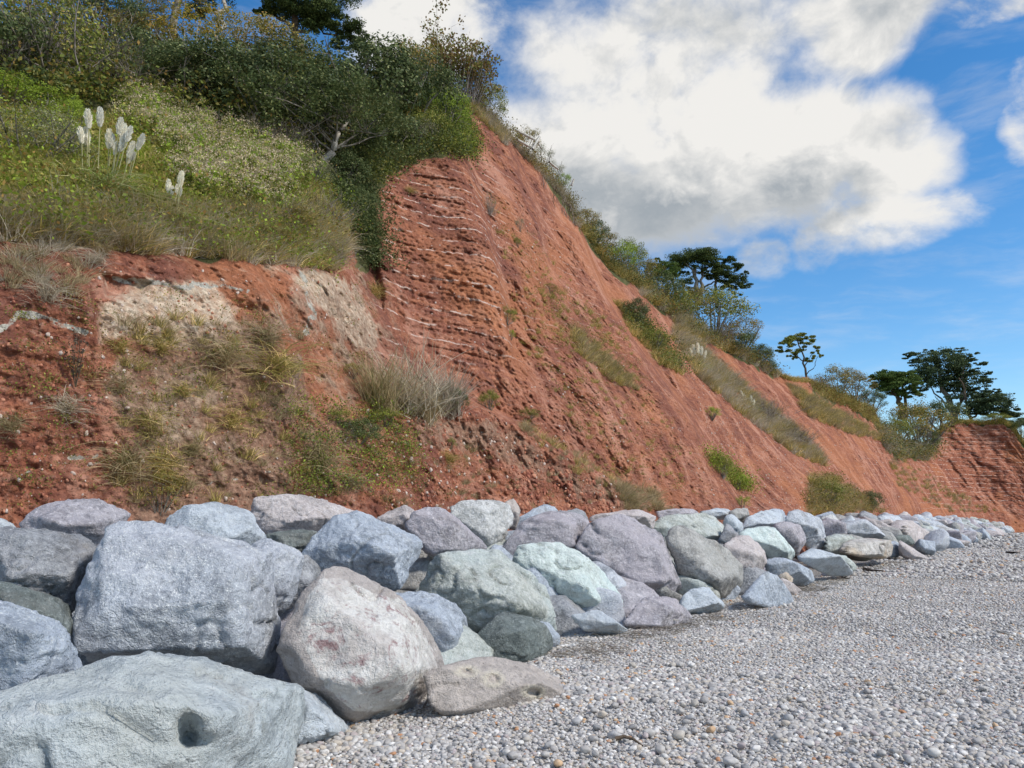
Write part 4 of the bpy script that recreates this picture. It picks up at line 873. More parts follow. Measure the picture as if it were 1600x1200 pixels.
def twig_kind(seed, mat, bark, R_=1.5, hgt=1.1, n=110, leafn=900, leaf=.05, up=.5):
    """bare, twiggy shrub with sparse leaves"""
    r = np.random.default_rng(seed); fo = MB(); br = MB(); L = []
    for k in range(n):
        d = rnd_dir(1, r, up)[0]; b = np.append(r.normal(size=2)*R_*.35, -.1); tip = b+d*R_*np.array([1, 1, hgt*1.15])*r.uniform(.6, 1.05)
        p = branches(br, b, tip, R_*.009*r.uniform(.7, 1.5), r, .2, 5, 3)
        for _ in range(5):
            j = r.integers(1, 6); q = p[j]+(rnd_dir(1, r, .3)[0]+d)*R_*.16; branches(br, p[j], q, R_*.0045, r, .2, 2, 3); L.append(q)
        L.append(tip)
    L = np.array(L); c = L[r.integers(len(L), size=leafn)]+r.normal(size=(leafn, 3))*.07*R_; c = c[c[:, 2] > 0]
    fo.leaves(c, leaf, None, 1, .5, 1) if False else fo.leaves(c, leaf, r=r)
    return fo.mesh('foliage', ML[mat]), br.mesh('branches', BK[bark])
def tuft_kind(seed, mat, n=110, h=.6, w=.006, spread=.14, lean=.45, bend=.45, name='grass_kind'):
    r = np.random.default_rng(seed); b = np.concatenate([r.normal(size=(n, 2))*spread*.5, np.full((n, 1), -.05)], 1)
    d = np.concatenate([b[:, :2]/max(spread, .01)*lean+r.normal(size=(n, 2))*lean*.5, np.ones((n, 1))], 1)
    mb = MB(); mb.blades(b, d, h*r.uniform(.5, 1.15, n), w, bend*1.0, 3, r); return mb.mesh(name, ML[mat])
def flower_kind(seed, leafm='olive', h=.8):
    r = np.random.default_rng(seed); st = MB(); n = 9
    me_parts = []
    for k in range(n):
        b = np.append(r.normal(size=2)*.12, -.05); tip = b+np.array([r.normal()*.12, r.normal()*.12, h*r.uniform(.7, 1.1)])
        p = branches(st, b, tip, .006, r, .05, 4, 3); m_ = 16; j = r.uniform(.1, .95, m_); c = b+(tip-b)*j[:, None]+r.normal(size=(m_, 3))*.05; st.leaves(c, .10, r=r, aspect=.5)
        me_parts.append(tip)
    a = st.mesh('stem_kind', ML[leafm]); fl = MB()
    for tip in me_parts: fl.leaves(tip+r.normal(size=(12, 3))*np.array([.055, .055, .02]), .035, np.array([0, 0, 1.]), .7, .8, r)
    V = np.concatenate(st.v+fl.v); T = np.concatenate([np.concatenate(st.t), np.concatenate(fl.t)+st.n]); me_ = mesh_np('flower_kind', V, T, ML[leafm], True); me_.materials.append(ML['seed'])
    mi = np.zeros(len(T), np.int32); mi[len(np.concatenate(st.t)):] = 1; me_.polygons.foreach_set('material_index', mi); return me_
def creeper_kind(seed, mat, n=90, leaf=.07, R_=.35):
    r = np.random.default_rng(seed); mb = MB(); c = r.normal(size=(n, 3))*np.array([R_, R_, R_*.5]); c[:, 2] = np.abs(c[:, 2])
    mb.leaves(c, leaf, np.array([0, -.5, .8]), .7, .7, r); return mb.mesh('creeper_kind', ML[mat])

BUSH = {
 'dark': [bush_kind(11+k, 'dark', 'grey', ncl=70, per=120, leaf=.10) for k in range(3)],
 'mid': [bush_kind(21+k, 'mid', 'grey', ncl=60, per=105, leaf=.09) for k in range(2)],
 'olive': [bush_kind(31+k, 'olive', 'grey', ncl=56, per=100, leaf=.09, gaps=.2) for k in range(2)],
 'bright': [bush_kind(41, 'bright', 'grey', ncl=50, per=90, leaf=.09)],
 'yellow': [bush_kind(51, 'yellow', 'pale', ncl=46, per=80, leaf=.09, gaps=.3)],
 'brown': [bush_kind(56, 'brown', 'grey', ncl=50, per=90, leaf=.09, gaps=.25)],
 'grey': [bush_kind(61, 'grey', 'grey', ncl=60, per=110, leaf=.06)],
 'twig': [twig_kind(71+k, 'olive', 'dead', leafn=1300) for k in range(2)],
 'bare': [twig_kind(81, 'brown', 'dead', leafn=250, n=130)],
}
_cnt = {}
def shrub(kind, px, py, size, label, wide=1.0, D=None, name=None, cat='shrub', group=None, off=0.0, tall=1.0, k=None):
    """px, py: foot of the shrub in the photo; size: height in photo pixels"""
    ks = BUSH[kind]; k = _cnt.get(kind, 0) if k is None else k; _cnt[kind] = k+1; fo, br = ks[k % len(ks)]
    p = surf(np.array([px]), np.array([py]))[0] if D is None else plateau(px, D)
    d = math.hypot(p[0], p[1]); p = p*1.0; p[:2] *= (d+off)/d
    dist = np.linalg.norm(p-np.array([0, 0, CAMZ])); s = size*dist/F/(1.6*1.55*tall)
    o = empty(name or {'twig': 'twiggy_shrub', 'bare': 'bare_shrub'}.get(kind, 'leafy_shrub'), p, random.uniform(0, 6.28), (s*wide, s*wide, s*tall))
    tag(o, label, cat, group)
    link(bpy.data.objects.new('foliage', fo), o); link(bpy.data.objects.new('branches', br), o); return o

# ------------------------------------------------------------------ shrubs on the left slope and along the cliff top
GA = 'shrubs crowding the top of the left slope'
for a in [
 ('twig', 15, 130, 165, 'tall twiggy scrub with sparse leaves at top left corner', 1.3), ('dark', -40, 150, 120, 'dark evergreen shrub just cut by the left edge', 1.1),
 ('mid', 70, 140, 120, 'green leafy shrub behind the twiggy scrub, top left', 1.2), ('twig', 110, 115, 130, 'thicket of upright grey-green stems beneath the sky gap, top left', 1.2),
 ('dark', 150, 80, 80, 'dark leafy bush against the sky left of the broad tree trunk', 1.2), ('olive', 60, 70, 90, 'olive bush high in the top left corner', 1.4),
 ('bare', 185, 150, 85, 'bare grey brush above the tall pampas plumes', 1.5), ('dark', 240, 145, 78, 'dark bush right of the bare grey brush', 1.2),
 ('yellow', 172, 158, 34, 'small yellow-leaved sapling just above the pampas plumes', .6), ('olive', 215, 95, 60, 'brownish olive bush below the broad tree trunk', 1.4),
 ('yellow', 295, 115, 80, 'golden yellowing bush between the two tall trunks', 1.3), ('yellow', 365, 95, 70, 'yellow-brown bush below the forked pale trunk', 1.3),
 ('dark', 285, 170, 80, 'dense green bush in the middle of the upper slope', 1.3), ('dark', 340, 175, 85, 'big dark green dome of leaves above the wildflower patch', 1.5),
 ('olive', 410, 120, 80, 'olive bush beneath the dark pine on the skyline', 1.3), ('dark', 455, 130, 70, 'dark leafy bush below right of the dark pine', 1.2),
 ('dark', 430, 215, 115, 'large dark evergreen left of the leaning oak trunk', 1.3), ('twig', 450, 245, 70, 'twiggy grey undergrowth around the leaning trunk', 1.4),
 ('dark', 560, 190, 115, 'large rounded evergreen bush right of the leaning oak', 1.2), ('dark', 620, 200, 120, 'dark evergreen bush in front of the brown-leaved thicket', 1.1),
 ('dark', 590, 250, 75, 'dark bush overhanging the top of the banded rock face', 1.3), ('bright', 695, 205, 68, 'bright green ivy-covered mound beside the bare red ridge', .9),
 ('mid', 668, 232, 60, 'green bush at the lip of the banded rock face', 1.0), ('grey', 640, 240, 55, 'blue-green bush hanging over the banded rock face', 1.2),
 ('grey', 40, 265, 85, 'large grey-green dome-shaped bush left of the pampas plumes', 1.5), ('grey', 90, 262, 62, 'smaller silvery shrub joined to the grey-green dome', 1.2),
 ('bright', 0, 175, 42, 'soft bright green mound above the grey-green dome', 2.0), ('bright', 62, 180, 40, 'yellow-green feathery mound left above the pampas', 1.8), ('bright', 108, 205, 42, 'light green bush touching the left of the pampas plumes', 1.0),
 ('bare', 410, 235, 55, 'tangle of bare twigs above the wildflower patch', 1.8), ('dark', 535, 300, 60, 'dark shrub at the left edge of the banded rock face', 1.0),
 ('grey', 480, 290, 46, 'grey-leaved shrub on the shoulder right of the wildflowers', 1.3), ('twig', 500, 340, 60, 'dry twiggy shrub spilling down the shoulder', 1.2),
 ('dark', 560, 350, 60, 'ivy-dark shrub hanging down beside the banded face', .7), ('dark', 572, 392, 52, 'lowest dark hanging shrub beside the banded face', .5), ('olive', 455, 370, 46, 'olive scrub on the lip above the cream streaked rock', 1.4),
 ('twig', 520, 410, 45, 'dry brush on the brink above the cream streaked rock', 1.2), ('brown', 420, 390, 36, 'brownish low bush on the edge of the turf', 1.6),
]: shrub(*a[:5], wide=a[5], group=GA)
GB = 'bushes along the crumbling cliff edge'
for a in [
 ('mid', 765, 186, 55, 'green bush on the right shoulder of the summit', .8), ('bare', 745, 165, 50, 'pale leafless brush at the summit edge', .9), ('olive', 640, 150, 75, 'olive bush filling the left foot of the summit thicket', 1.0),
 ('olive', 822, 228, 40, 'dark olive bush behind the broken white fence', .9), ('grey', 848, 248, 42, 'grey-green bush right of the broken white fence', .7), ('grey', 866, 262, 34, 'grey-green clump hanging on the turf overhang', .8),
 ('bright', 880, 290, 30, 'bright lime ivy on the overhanging turf edge', .7), ('olive', 915, 345, 34, 'scrubby growth below the turf overhang', 1.0), ('dark', 930, 375, 34, 'dark scrub on the steep crest below the overhang', 1.0),
 ('olive', 945, 395, 38, 'olive scrub on the steep crest above the big green bush', 1.0), ('bright', 968, 425, 52, 'big vivid green bush clinging to the crest', .9), ('mid', 985, 425, 50, 'mid green bush directly behind the vivid green one', .9),
 ('olive', 1010, 445, 40, 'olive scrub between the vivid bush and the pines', 1.1), ('dark', 1035, 470, 42, 'dark scrub below the left pine', 1.3), ('mid', 1055, 495, 44, 'green scrub under the left pine', 1.2),
 ('olive', 1075, 492, 50, 'olive scrub at the feet of the pines', 1.2), ('mid', 1118, 512, 72, 'large round olive green bush in front of the pines', 1.25), ('olive', 1160, 530, 50, 'open leafy bush leaning out right of the round bush', 1.0),
 ('bare', 1120, 530, 36, 'pale dead scrub under the round bush', 1.8), ('dark', 1150, 555, 38, 'dark hanging scrub below the open leafy bush', 1.3), ('dark', 1185, 570, 30, 'scrub at the lower end of the pine terrace', 1.2), ('dark', 1200, 582, 20, 'low dark scrub above the small lone tree ledge', 1.2),
 ('twig', 1280, 605, 30, 'twiggy growth around the base of the lone tree', .9), ('olive', 1310, 615, 40, 'rounded golden olive bush right of the lone tree', 1.3), ('brown', 1335, 625, 40, 'brown-tinged bush on the knoll', 1.2), ('dark', 1362, 640, 30, 'dark tail of bush at the right end of the knoll', 1.0),
 ('mid', 1400, 680, 34, 'green bush in the hollow below the spreading pine', 1.2), ('olive', 1418, 690, 34, 'olive brush in the notch of the cliff top', 1.3), ('olive', 1440, 690, 62, 'large mixed olive bush between pine and cypress', 1.1),
 ('dark', 1452, 697, 30, 'dark bush tucked in the notch beside the headland', .7), ('dark', 1470, 660, 40, 'dark undergrowth at the foot of the cypress', 1.2), ('mid', 1556, 660, 12, 'low green mat on the headland rim', 2.4), ('dark', 1596, 682, 26, 'dark bush at far right edge of the headland', .9),
]: shrub(*a[:5], wide=a[5], group=GB)
GC = 'plants rooted on the bare red slopes'
for a in [
 ('mid', 792, 505, 28, 'round green bush alone on the red slope', 1.0), ('bright', 798, 530, 16, 'yellow-green tuft hanging under the lone round bush', .7), ('twig', 765, 335, 50, 'dry dark shrub clinging to the upper red ridge', .45),
 ('grey', 812, 360, 22, 'small grey shrub on the upper red slope', .6), ('mid', 808, 385, 14, 'tiny green bush under the small grey shrub', .8), ('olive', 860, 458, 16, 'olive bush on the middle of the red slope', 1.2),
 ('dark', 990, 510, 44, 'dark green scrub band high on the right slope, left end', .9), ('mid', 1022, 545, 34, 'green scrub band high on the right slope, right end', 1.1), ('bright', 1112, 655, 20, 'vivid green clump among the straw grass', 1.1),
 ('mid', 1128, 745, 34, 'green bramble low on the slope, upper part', .9), ('bright', 1155, 765, 24, 'light green bramble low on the slope, right part', 1.2), ('bright', 1160, 795, 20, 'yellow-green weeds just above the boulders', 1.0),
 ('mid', 1290, 790, 40, 'dull green bush at the slope foot on the right', 1.1), ('dark', 1360, 795, 28, 'small dark green bush near the slope foot on the right', .9), ('twig', 1240, 690, 36, 'grey brush lying along the right hand grass band', 1.7),
 ('twig', 1190, 650, 38, 'grey brush in the middle of the right hand grass band', 1.7), ('mid', 765, 640, 30, 'green shrub right of the dry reed clump', 1.0), ('dark', 715, 640, 36, 'dark weedy shrub at the foot of the dry reed clump', .8),
 ('mid', 825, 655, 18, 'green weeds at the right end of the mound', 1.6), ('olive', 250, 800, 62, 'dull green bush behind the top row boulders at left', .8), ('bright', 75, 806, 14, 'yellow-green weed behind the humped boulder', 1.2),
 ('dark', 560, 690, 36, 'dark bramble patch on the mound', 1.4), ('mid', 600, 665, 26, 'leafy bramble patch beneath the reeds', 1.7), ('mid', 530, 660, 22, 'low bramble left of the reeds', 1.3), ('olive', 550, 590, 24, 'brownish herb clump on the cream streaked slope', 1.1), ('mid', 705, 700, 16, 'small weed on the red mound', .8),
]: shrub(*a[:5], wide=a[5], group=GC)

# ------------------------------------------------------------------ trees
def pad_leaves(mb, c, rx, ry, rz, n, leaf, r, up=.8, spiky=0.0):
    q = r.normal(size=(n, 3)); q /= np.linalg.norm(q, axis=1)[:, None]; q *= (r.uniform(0, 1, n)**.4)[:, None]
    P_ = np.array(c)+q*np.array([rx, ry, rz]); mb.leaves(P_, leaf, np.array([0, 0, up]), .6, .35 if spiky else .5, r)
def tree(name, px, base_py, D, label, cat, foliage, bark, parts, trunk_r, onplateau=True, group=None, leaf=.2, wood_pts=()):
    """parts: (dx, dz, rx, rz, n) foliage pads in metres from the foot, seen across the view; wood_pts: list of limb polylines"""
    p = plateau(px, D) if onplateau else surf(np.array([px]), np.array([base_py]))[0]
    o = empty(name, p, -math.atan2(p[0], p[1])); tag(o, label, cat, group); r = np.random.default_rng(int(px*7+D)); fo = MB()
    for (dx, dz, rx, rz, n_) in parts:
        dy = r.normal()*rx*.35; m_ = max(5, int(n_/32))
        for _ in range(m_):
            a, b, c = rnd_dir(1, r)[0]*r.uniform(0, 1)**.4*2.1; s = r.uniform(.16, .42)
            pad_leaves(fo, (dx+a*rx*.42, dy+b*rx*.5, dz+c*rz*.5), rx*s, rx*s, max(rz*.24, .10), int(n_*4.2/m_), leaf*.62, r, .25)
    obj('crown', fo.mesh('crown', ML[foliage]), o)
    tk = MB()
    for k, (pts, r0, r1) in enumerate(wood_pts):
        q = np.array([(x, y, z) for x, y, z in pts], float); t = np.linspace(0, 1, 9); u = np.linspace(0, 1, len(q)); q = np.stack([np.interp(t, u, q[:, i]) for i in range(3)], 1)
        q[1:-1] += r.normal(size=(7, 3))*.03*np.linalg.norm(q[-1]-q[0]); m_ = MB(); m_.tube(q, r0+(r1-r0)*t, 8 if r0 > .1 else 5)
        obj('trunk' if k == 0 else 'limb', m_.mesh('trunk' if k == 0 else 'limb', BK[bark]), o)
    return o
def h_at(px, py, D):  # height above the plateau foot for a pixel at distance D
    x, y, z = ray(px, py); return CAMZ+float(z/np.hypot(x, y))*D-plateau(px, D)[2]
def tree_px(name, px, D, label, cat, foliage, bark, pads, limbs, group=None, leaf=.2):
    """pads: (px, py, half width px, half height px, n); limbs: ([(px, py, dy)], r0, r1)"""
    b = plateau(px, D); k = math.hypot(D, 0)/F*1.03
    Z = lambda x, y: CAMZ+float(ray(x, y)[2]/np.hypot(*ray(x, y)[:2]))*D-b[2]
    az0 = azim(px, 600)
    X = lambda x, y: float(np.tan(azim(x, y)-azim(px, y)))*D
    parts = [(X(x, y), Z(x, y), w_*k*1.25, h_*k*1.15, n_*1.35) for x, y, w_, h_, n_ in pads]
    wood = [([(X(x, y), dy, Z(x, y)) for x, y, dy in pts], r0, r1) for pts, r0, r1 in limbs]
    return tree(name, px, None, D, label, cat, foliage, bark, parts, .2, True, group, leaf, wood)
# pines above the right slope
tree_px('umbrella_pine', 1097, 66, 'tall twin-trunked pine with flat dark crown above the right slope', 'pine', 'pine', 'grey',
        [(1085, 405, 28, 9, 1500), (1110, 400, 20, 8, 900), (1065, 412, 14, 7, 500), (1120, 412, 14, 8, 600), (1097, 398, 18, 6, 500), (1072, 424, 8, 5, 160), (1122, 425, 8, 5, 200), (1098, 420, 14, 6, 300)],
        [([(1094, 475, 0), (1093, 445, 0), (1090, 415, 0)], .24, .13), ([(1097, 475, 0), (1100, 440, .2), (1103, 412, .4)], .18, .10), ([(1092, 430, 0), (1078, 415, -.6), (1068, 408, -.8)], .09, .04), ([(1102, 425, 0), (1115, 412, .5), (1122, 405, .8)], .09, .04)], 'pines above the right slope', .17)
tree_px('umbrella_pine', 1125, 68, 'pine with long dark arm reaching right beside the twin-trunked one', 'pine', 'pine', 'grey',
        [(1130, 428, 18, 8, 900), (1150, 436, 18, 7, 900), (1165, 446, 12, 5, 380), (1120, 432, 12, 7, 500), (1145, 410, 12, 5, 380), (1160, 417, 12, 5, 360), (1140, 448, 14, 4, 350), (1170, 424, 6, 3, 90), (1156, 458, 8, 4, 120)],
        [([(1123, 480, 0), (1123, 455, 0), (1124, 435, 0)], .18, .1), ([(1100, 452, 0), (1112, 444, 0), (1128, 440, 0)], .1, .06), ([(1126, 415, 0), (1145, 420, 0), (1162, 430, 0)], .07, .03)], 'pines above the right slope', .17)
tree_px('umbrella_pine', 1050, 64, 'lower pine with lighter green crown at left of the pine group', 'pine', 'pinebright', 'grey',
        [(1030, 418, 16, 9, 800), (1048, 424, 16, 9, 900), (1040, 434, 16, 8, 700), (1056, 432, 10, 6, 350), (1018, 415, 8, 5, 200), (1031, 407, 5, 5, 120)],
        [([(1060, 468, 0), (1057, 450, 0), (1054, 432, 0)], .14, .08), ([(1047, 465, 0), (1046, 445, 0), (1042, 430, 0)], .12, .07)], 'pines above the right slope', .17)
tree_px('umbrella_pine', 1074, 74, 'thin dark pine showing behind the twin trunks', 'pine', 'pine', 'brown',
        [(1080, 440, 14, 8, 380), (1073, 452, 9, 6, 200), (1084, 455, 9, 6, 200), (1086, 463, 8, 4, 130)], [([(1071, 475, 0), (1071, 455, 0), (1074, 438, 0)], .12, .05)], 'pines above the right slope', .17)
tree_px('windswept_tree', 1262, 80, 'small lone open-crowned tree on a ledge against the sky', 'tree', 'mid', 'brown',
        [(1240, 535, 14, 7, 249), (1252, 527, 16, 6, 288), (1266, 532, 11, 7, 211), (1280, 546, 10, 6, 153), (1228, 547, 10, 4, 144), (1255, 545, 16, 7, 230), (1272, 560, 10, 6, 134), (1240, 556, 8, 4, 76), (1285, 556, 4, 4, 57)],
        [([(1262, 592, 0), (1260, 570, 0), (1256, 545, 0), (1250, 528, 0)], .12, .04), ([(1260, 572, 0), (1270, 555, .3), (1280, 545, .3)], .06, .02), ([(1259, 565, 0), (1245, 552, -.3), (1232, 545, -.4)], .06, .02), ([(1262, 585, 0), (1276, 572, 0), (1282, 556, 0)], .05, .02)], None, .24)
tree_px('spreading_pine', 1408, 108, 'bright green spreading pine left of the great cypress', 'pine', 'pinebright', 'brown',
        [(1395, 590, 18, 8, 900), (1415, 588, 18, 9, 900), (1430, 600, 14, 8, 600), (1385, 600, 14, 8, 600), (1405, 606, 18, 8, 700), (1376, 592, 8, 5, 180), (1425, 614, 14, 6, 360), (1440, 592, 10, 6, 260)],
        [([(1412, 655, 0), (1414, 635, 0), (1409, 618, 0), (1402, 600, 0)], .42, .16), ([(1411, 625, 0), (1420, 612, 0), (1430, 600, 0)], .2, .08), ([(1418, 655, 0), (1420, 625, 0), (1420, 600, 0)], .25, .1), ([(1407, 618, 0), (1395, 606, 0), (1385, 600, 0)], .14, .06)], None, .30)
def cyp_pads(cx, top, bot, wt, wb, n, r):
    out = []
    for k in range(n):
        f = (k+.5)/n; y = top+(bot-top)*f; w_ = wt+(wb-wt)*f**.8
        for s in (-1, -.35, .35, 1):
            out.append((cx+s*w_*r.uniform(.55, 1.0), y+r.uniform(-3, 3)-abs(s)*2, w_*r.uniform(.25, .42), r.uniform(1.8, 3.2), int(90*r.uniform(.6, 1.3))))
    return out
rr_ = np.random.default_rng(5)
tree_px('monterey_cypress' if False else 'cypress_tree', 1490, 124, 'great dark cypress with layered flat-topped crown on the headland', 'cypress', 'cyp', 'grey',
        cyp_pads(1478, 546, 600, 34, 42, 8, rr_)+cyp_pads(1515, 550, 625, 20, 40, 9, rr_)+[(1480, 570, 26, 16, 1100), (1510, 590, 26, 18, 1000), (1455, 590, 18, 12, 500), (1432, 556, 10, 3, 120), (1445, 565, 14, 4, 180), (1445, 612, 12, 6, 200), (1545, 590, 14, 4, 200)],
        [([(1492, 660, 0), (1488, 630, 0), (1482, 600, 0), (1475, 560, 0)], .55, .12), ([(1494, 655, 0), (1502, 630, 0), (1512, 600, 0), (1515, 560, 0)], .38, .1), ([(1495, 650, 0), (1510, 625, .5), (1530, 600, 0)], .22, .06), ([(1490, 640, 0), (1470, 615, 0), (1450, 595, 0)], .16, .05), ([(1493, 648, 0), (1480, 630, 0), (1466, 618, 0)], .12, .04)], 'cypresses on the headland', .36)
tree_px('cypress_tree', 1552, 122, 'lower dark cypress sweeping right down the headland', 'cypress', 'cyp', 'brown',
        cyp_pads(1545, 612, 650, 22, 36, 7, rr_)+[(1550, 630, 24, 12, 1000), (1530, 632, 14, 8, 400), (1572, 645, 18, 6, 400), (1588, 648, 10, 3, 140), (1592, 660, 12, 6, 220)],
        [([(1514, 662, 0), (1515, 640, 0), (1512, 610, 0), (1505, 590, 0)], .26, .08), ([(1517, 655, 0), (1530, 645, 0), (1548, 630, 0)], .16, .05)], 'cypresses on the headland', .36)
# big trees cut by the top of the photograph
tree_px('dark_pine', 450, 37, 'black-green pine whose crown is cut by the top of the picture', 'pine', 'pine', 'brown',
        [(470, 10, 38, 20, 2600), (430, 22, 22, 9, 700), (505, 25, 26, 16, 1500), (540, 42, 24, 10, 900), (565, 58, 20, 10, 700), (580, 72, 10, 6, 250), (455, -25, 45, 20, 2200), (520, -40, 40, 22, 1500), (410, 14, 14, 6, 250), (530, 62, 14, 7, 260), (480, 45, 14, 7, 260)],
        [([(478, 130, 0), (466, 70, 0), (455, 20, 0), (450, -80, 0)], .22, .12), ([(460, 50, 0), (495, 35, .4), (560, 55, .6)], .09, .03), ([(462, 60, 0), (440, 30, 0), (415, 15, 0)], .08, .03)], 'tall trees cut by the top of the photograph', .15)
tree_px('tall_tree', 270, 36, 'broad grey-brown trunk rising out of the top of the picture', 'tree', 'olive', 'grey',
        [(225, 10, 26, 14, 420), (190, 18, 20, 10, 320), (240, 30, 20, 8, 200), (300, 5, 22, 12, 360), (250, -30, 50, 22, 900), (320, 18, 14, 8, 160), (150, 5, 20, 10, 300)],
        [([(267, 100, 0), (268, 50, 0), (271, 0, 0), (272, -80, 0)], .19, .14), ([(266, 22, 0), (235, 25, 0), (205, 12, 0)], .04, .02), ([(268, 12, 0), (250, -5, 0), (225, 0, 0)], .035, .015)], 'tall trees cut by the top of the photograph', .11)
tree_px('tall_tree', 345, 36, 'pale trunk with a side limb slanting up left, cut by the frame top', 'tree', 'pine', 'pale',
        [(318, -8, 20, 10, 420), (300, 12, 14, 8, 240), (340, 35, 8, 5, 60), (345, -45, 40, 20, 900), (290, 24, 8, 5, 90)],
        [([(350, 110, 0), (348, 60, 0), (341, 20, 0), (336, -60, 0)], .13, .09), ([(337, 20, 0), (322, 10, 0), (304, -4, 0)], .05, .035)], 'tall trees cut by the top of the photograph', .12)
# thicket on the summit: many upright stems under a thin brown-green canopy
r_ = np.random.default_rng(77); sp = plateau(700, 33.0); o = empty('summit_thicket', sp, 0); tag(o, 'brown-leaved thicket of upright pale stems crowning the summit', 'shrub')
fo = MB(); st = MB()
for k in range(150):
    x = r_.uniform(-1.9, 1.9); b = np.array([x*.75, r_.normal()*.8, -.3]); hgt = (2.9-.42*abs(x-.1)**1.8)*r_.uniform(.72, 1.05); tip = np.array([x*1.12, b[1]*1.2, hgt]); p = branches(st, b, tip, .014, r_, .08, 6, 3)
    for _ in range(3):
        j = r_.integers(3, 7); q = p[j]+np.array([r_.normal()*.22, r_.normal()*.22, r_.uniform(0, .3)]); branches(st, p[j], q, .006, r_, .1, 2, 3); m_ = int(12+10*r_.random()); fo.leaves(q+r_.normal(size=(m_, 3))*.12, .125, r=r_, aspect=.75)
    if x < -.1: fo.leaves(b+(tip-b)*r_.uniform(.25, 1, 80)[:, None]+r_.normal(size=(80, 3))*.16, .11, r=r_, aspect=.7)
obj('crown', fo.mesh('crown', ML['brown']), o); obj('stems', st.mesh('stems', BK['dead']), o)
# leaning oak with visible trunk on the slope
r_ = np.random.default_rng(78); b = surf(np.array([500.]), np.array([262.]))[0]; o = empty('leaning_oak', b, 0); tag(o, 'leaning oak with bare pale curved trunk and wide dark crown on the slope', 'tree')
kx = b[1]/F; fo = MB()
T_ = [(0, 0, -.2), (8, 0, 12), (20, 0, 26), (22, 0, 42), (30, 0, 62), (44, 0, 80)]; tr = np.array([(x*kx, y, z*kx*1.05) for x, y, z in T_])
mb = MB(); t = np.linspace(0, 1, 14); u = np.linspace(0, 1, 6); q = np.stack([np.interp(t, u, tr[:, i]) for i in range(3)], 1); q += r_.normal(size=q.shape)*.025; mb.tube(q, .13-.08*t, 8); obj('trunk', mb.mesh('trunk', BK['pale']), o)
for k in range(22):
    j = r_.integers(4, 14); tip = np.array([r_.uniform(-95, 110)*kx, r_.normal()*.7-.2, r_.uniform(55, 135)*kx]); m_ = MB(); p = branches(m_, q[j], tip, .035, r_, .18, 6, 4)
    for _ in range(6): jj = r_.integers(2, 6); branches(m_, p[jj], p[jj]+rnd_dir(1, r_, .1)[0]*.7, .012, r_, .2, 3, 3)
    obj('limb', m_.mesh('limb', BK['grey']), o)
    for _ in range(5): pad_leaves(fo, tip+r_.normal(size=3)*np.array([.45, .4, .3]), .38, .38, .26, 150, .085, r_)
obj('crown', fo.mesh('crown', ML['dark']), o)

# ------------------------------------------------------------------ grasses and low growth (stuff)
TUFT = dict(g=[tuft_kind(201+k, 'ggreen', 90, .55, .007) for k in range(2)], o=[tuft_kind(211+k, 'golive', 90, .6, .006) for k in range(2)],
            s=[tuft_kind(221+k, 'gstraw', 90, .65, .005, lean=.6) for k in range(2)], w=[tuft_kind(231+k, 'ggrey', 80, .7, .005, lean=.5) for k in range(2)])
def rand_in(poly, n):
    poly = np.array(poly, float); x0, y0 = poly.min(0); x1, y1 = poly.max(0); out = []
    while sum(map(len, out)) < n:
        a = rng.uniform(x0, x1, n*2); b = rng.uniform(y0, y1, n*2); k = in_poly(a, b, poly) & (b > ytop(a)+2); out.append(np.stack([a[k], b[k]], 1))
        if len(out) > 40: break
    return np.concatenate(out)[:n]
def strew(name, label, items):
    """items: (poly, n, protos, s0, s1, noise threshold)"""
    pr = []; P_, R__, S_, I_ = [], [], [], []
    for poly, n_, protos, s0, s1, th in items:
        ids = []
        for m_ in protos:
            if m_ not in pr: pr.append(m_)
            ids.append(pr.index(m_))
        q = rand_in(poly, n_)
        if th is not None: q = q[fbm(np.stack([q[:, 0]*.02, q[:, 1]*.03, q[:, 0]*0+n_], -1), 3) > th]
        p = surf(q[:, 0], q[:, 1]); k = len(p)
        P_.append(p); R__.append(np.stack([rng.normal(0, .2, k), rng.normal(0, .2, k), rng.uniform(0, 6.28, k)], -1)); S_.append(rng.uniform(s0, s1, k)); I_.append(rng.choice(ids, k))
    return scatter(name, pr, np.concatenate(P_), np.concatenate(R__), np.concatenate(S_), np.concatenate(I_), label)
CRE = dict(dark=creeper_kind(301, 'dark'), mid=creeper_kind(302, 'mid'), bright=creeper_kind(303, 'bright'), olive=creeper_kind(304, 'olive'), brown=creeper_kind(305, 'brown'))
SL = [(-160, 150), (130, 190), (300, 210), (420, 240), (520, 290), (545, 360), (520, 418), (420, 410), (330, 400), (250, 390), (180, 376), (90, 374), (0, 368), (-160, 350)]
strew('hillside_grass', 'tangled green and olive grass covering the left slope', [
    (SL, 2600, TUFT['g']+TUFT['o'], .6, 1.15, -.15), (SL, 1500, TUFT['o'], .6, 1.2, .0), (SL, 1300, [CRE['mid'], CRE['olive'], CRE['bright']], .5, 1.1, -.05),
    ([(-160, 330), (520, 330), (545, 380), (520, 422), (420, 412), (250, 394), (90, 380), (-160, 365)], 1500, TUFT['s']+TUFT['o']+TUFT['w'], .6, 1.2, None),
    ([(-160, 190), (300, 190), (300, 330), (-160, 320)], 700, TUFT['g'], .7, 1.2, None)])
FLW = [flower_kind(401, 'bright'), flower_kind(402, 'mid'), flower_kind(403, 'mid', .65)]
strew('wildflowers', 'beige seeding wildflowers massed in the middle of the left slope', [
    ([(185, 150), (270, 175), (330, 215), (430, 225), (500, 265), (490, 320), (430, 345), (300, 330), (240, 260), (180, 190)], 900, FLW, .6, 1.0, -.25), ([(280, 250), (460, 250), (430, 330), (300, 320)], 350, FLW, .6, 1.0, None)])
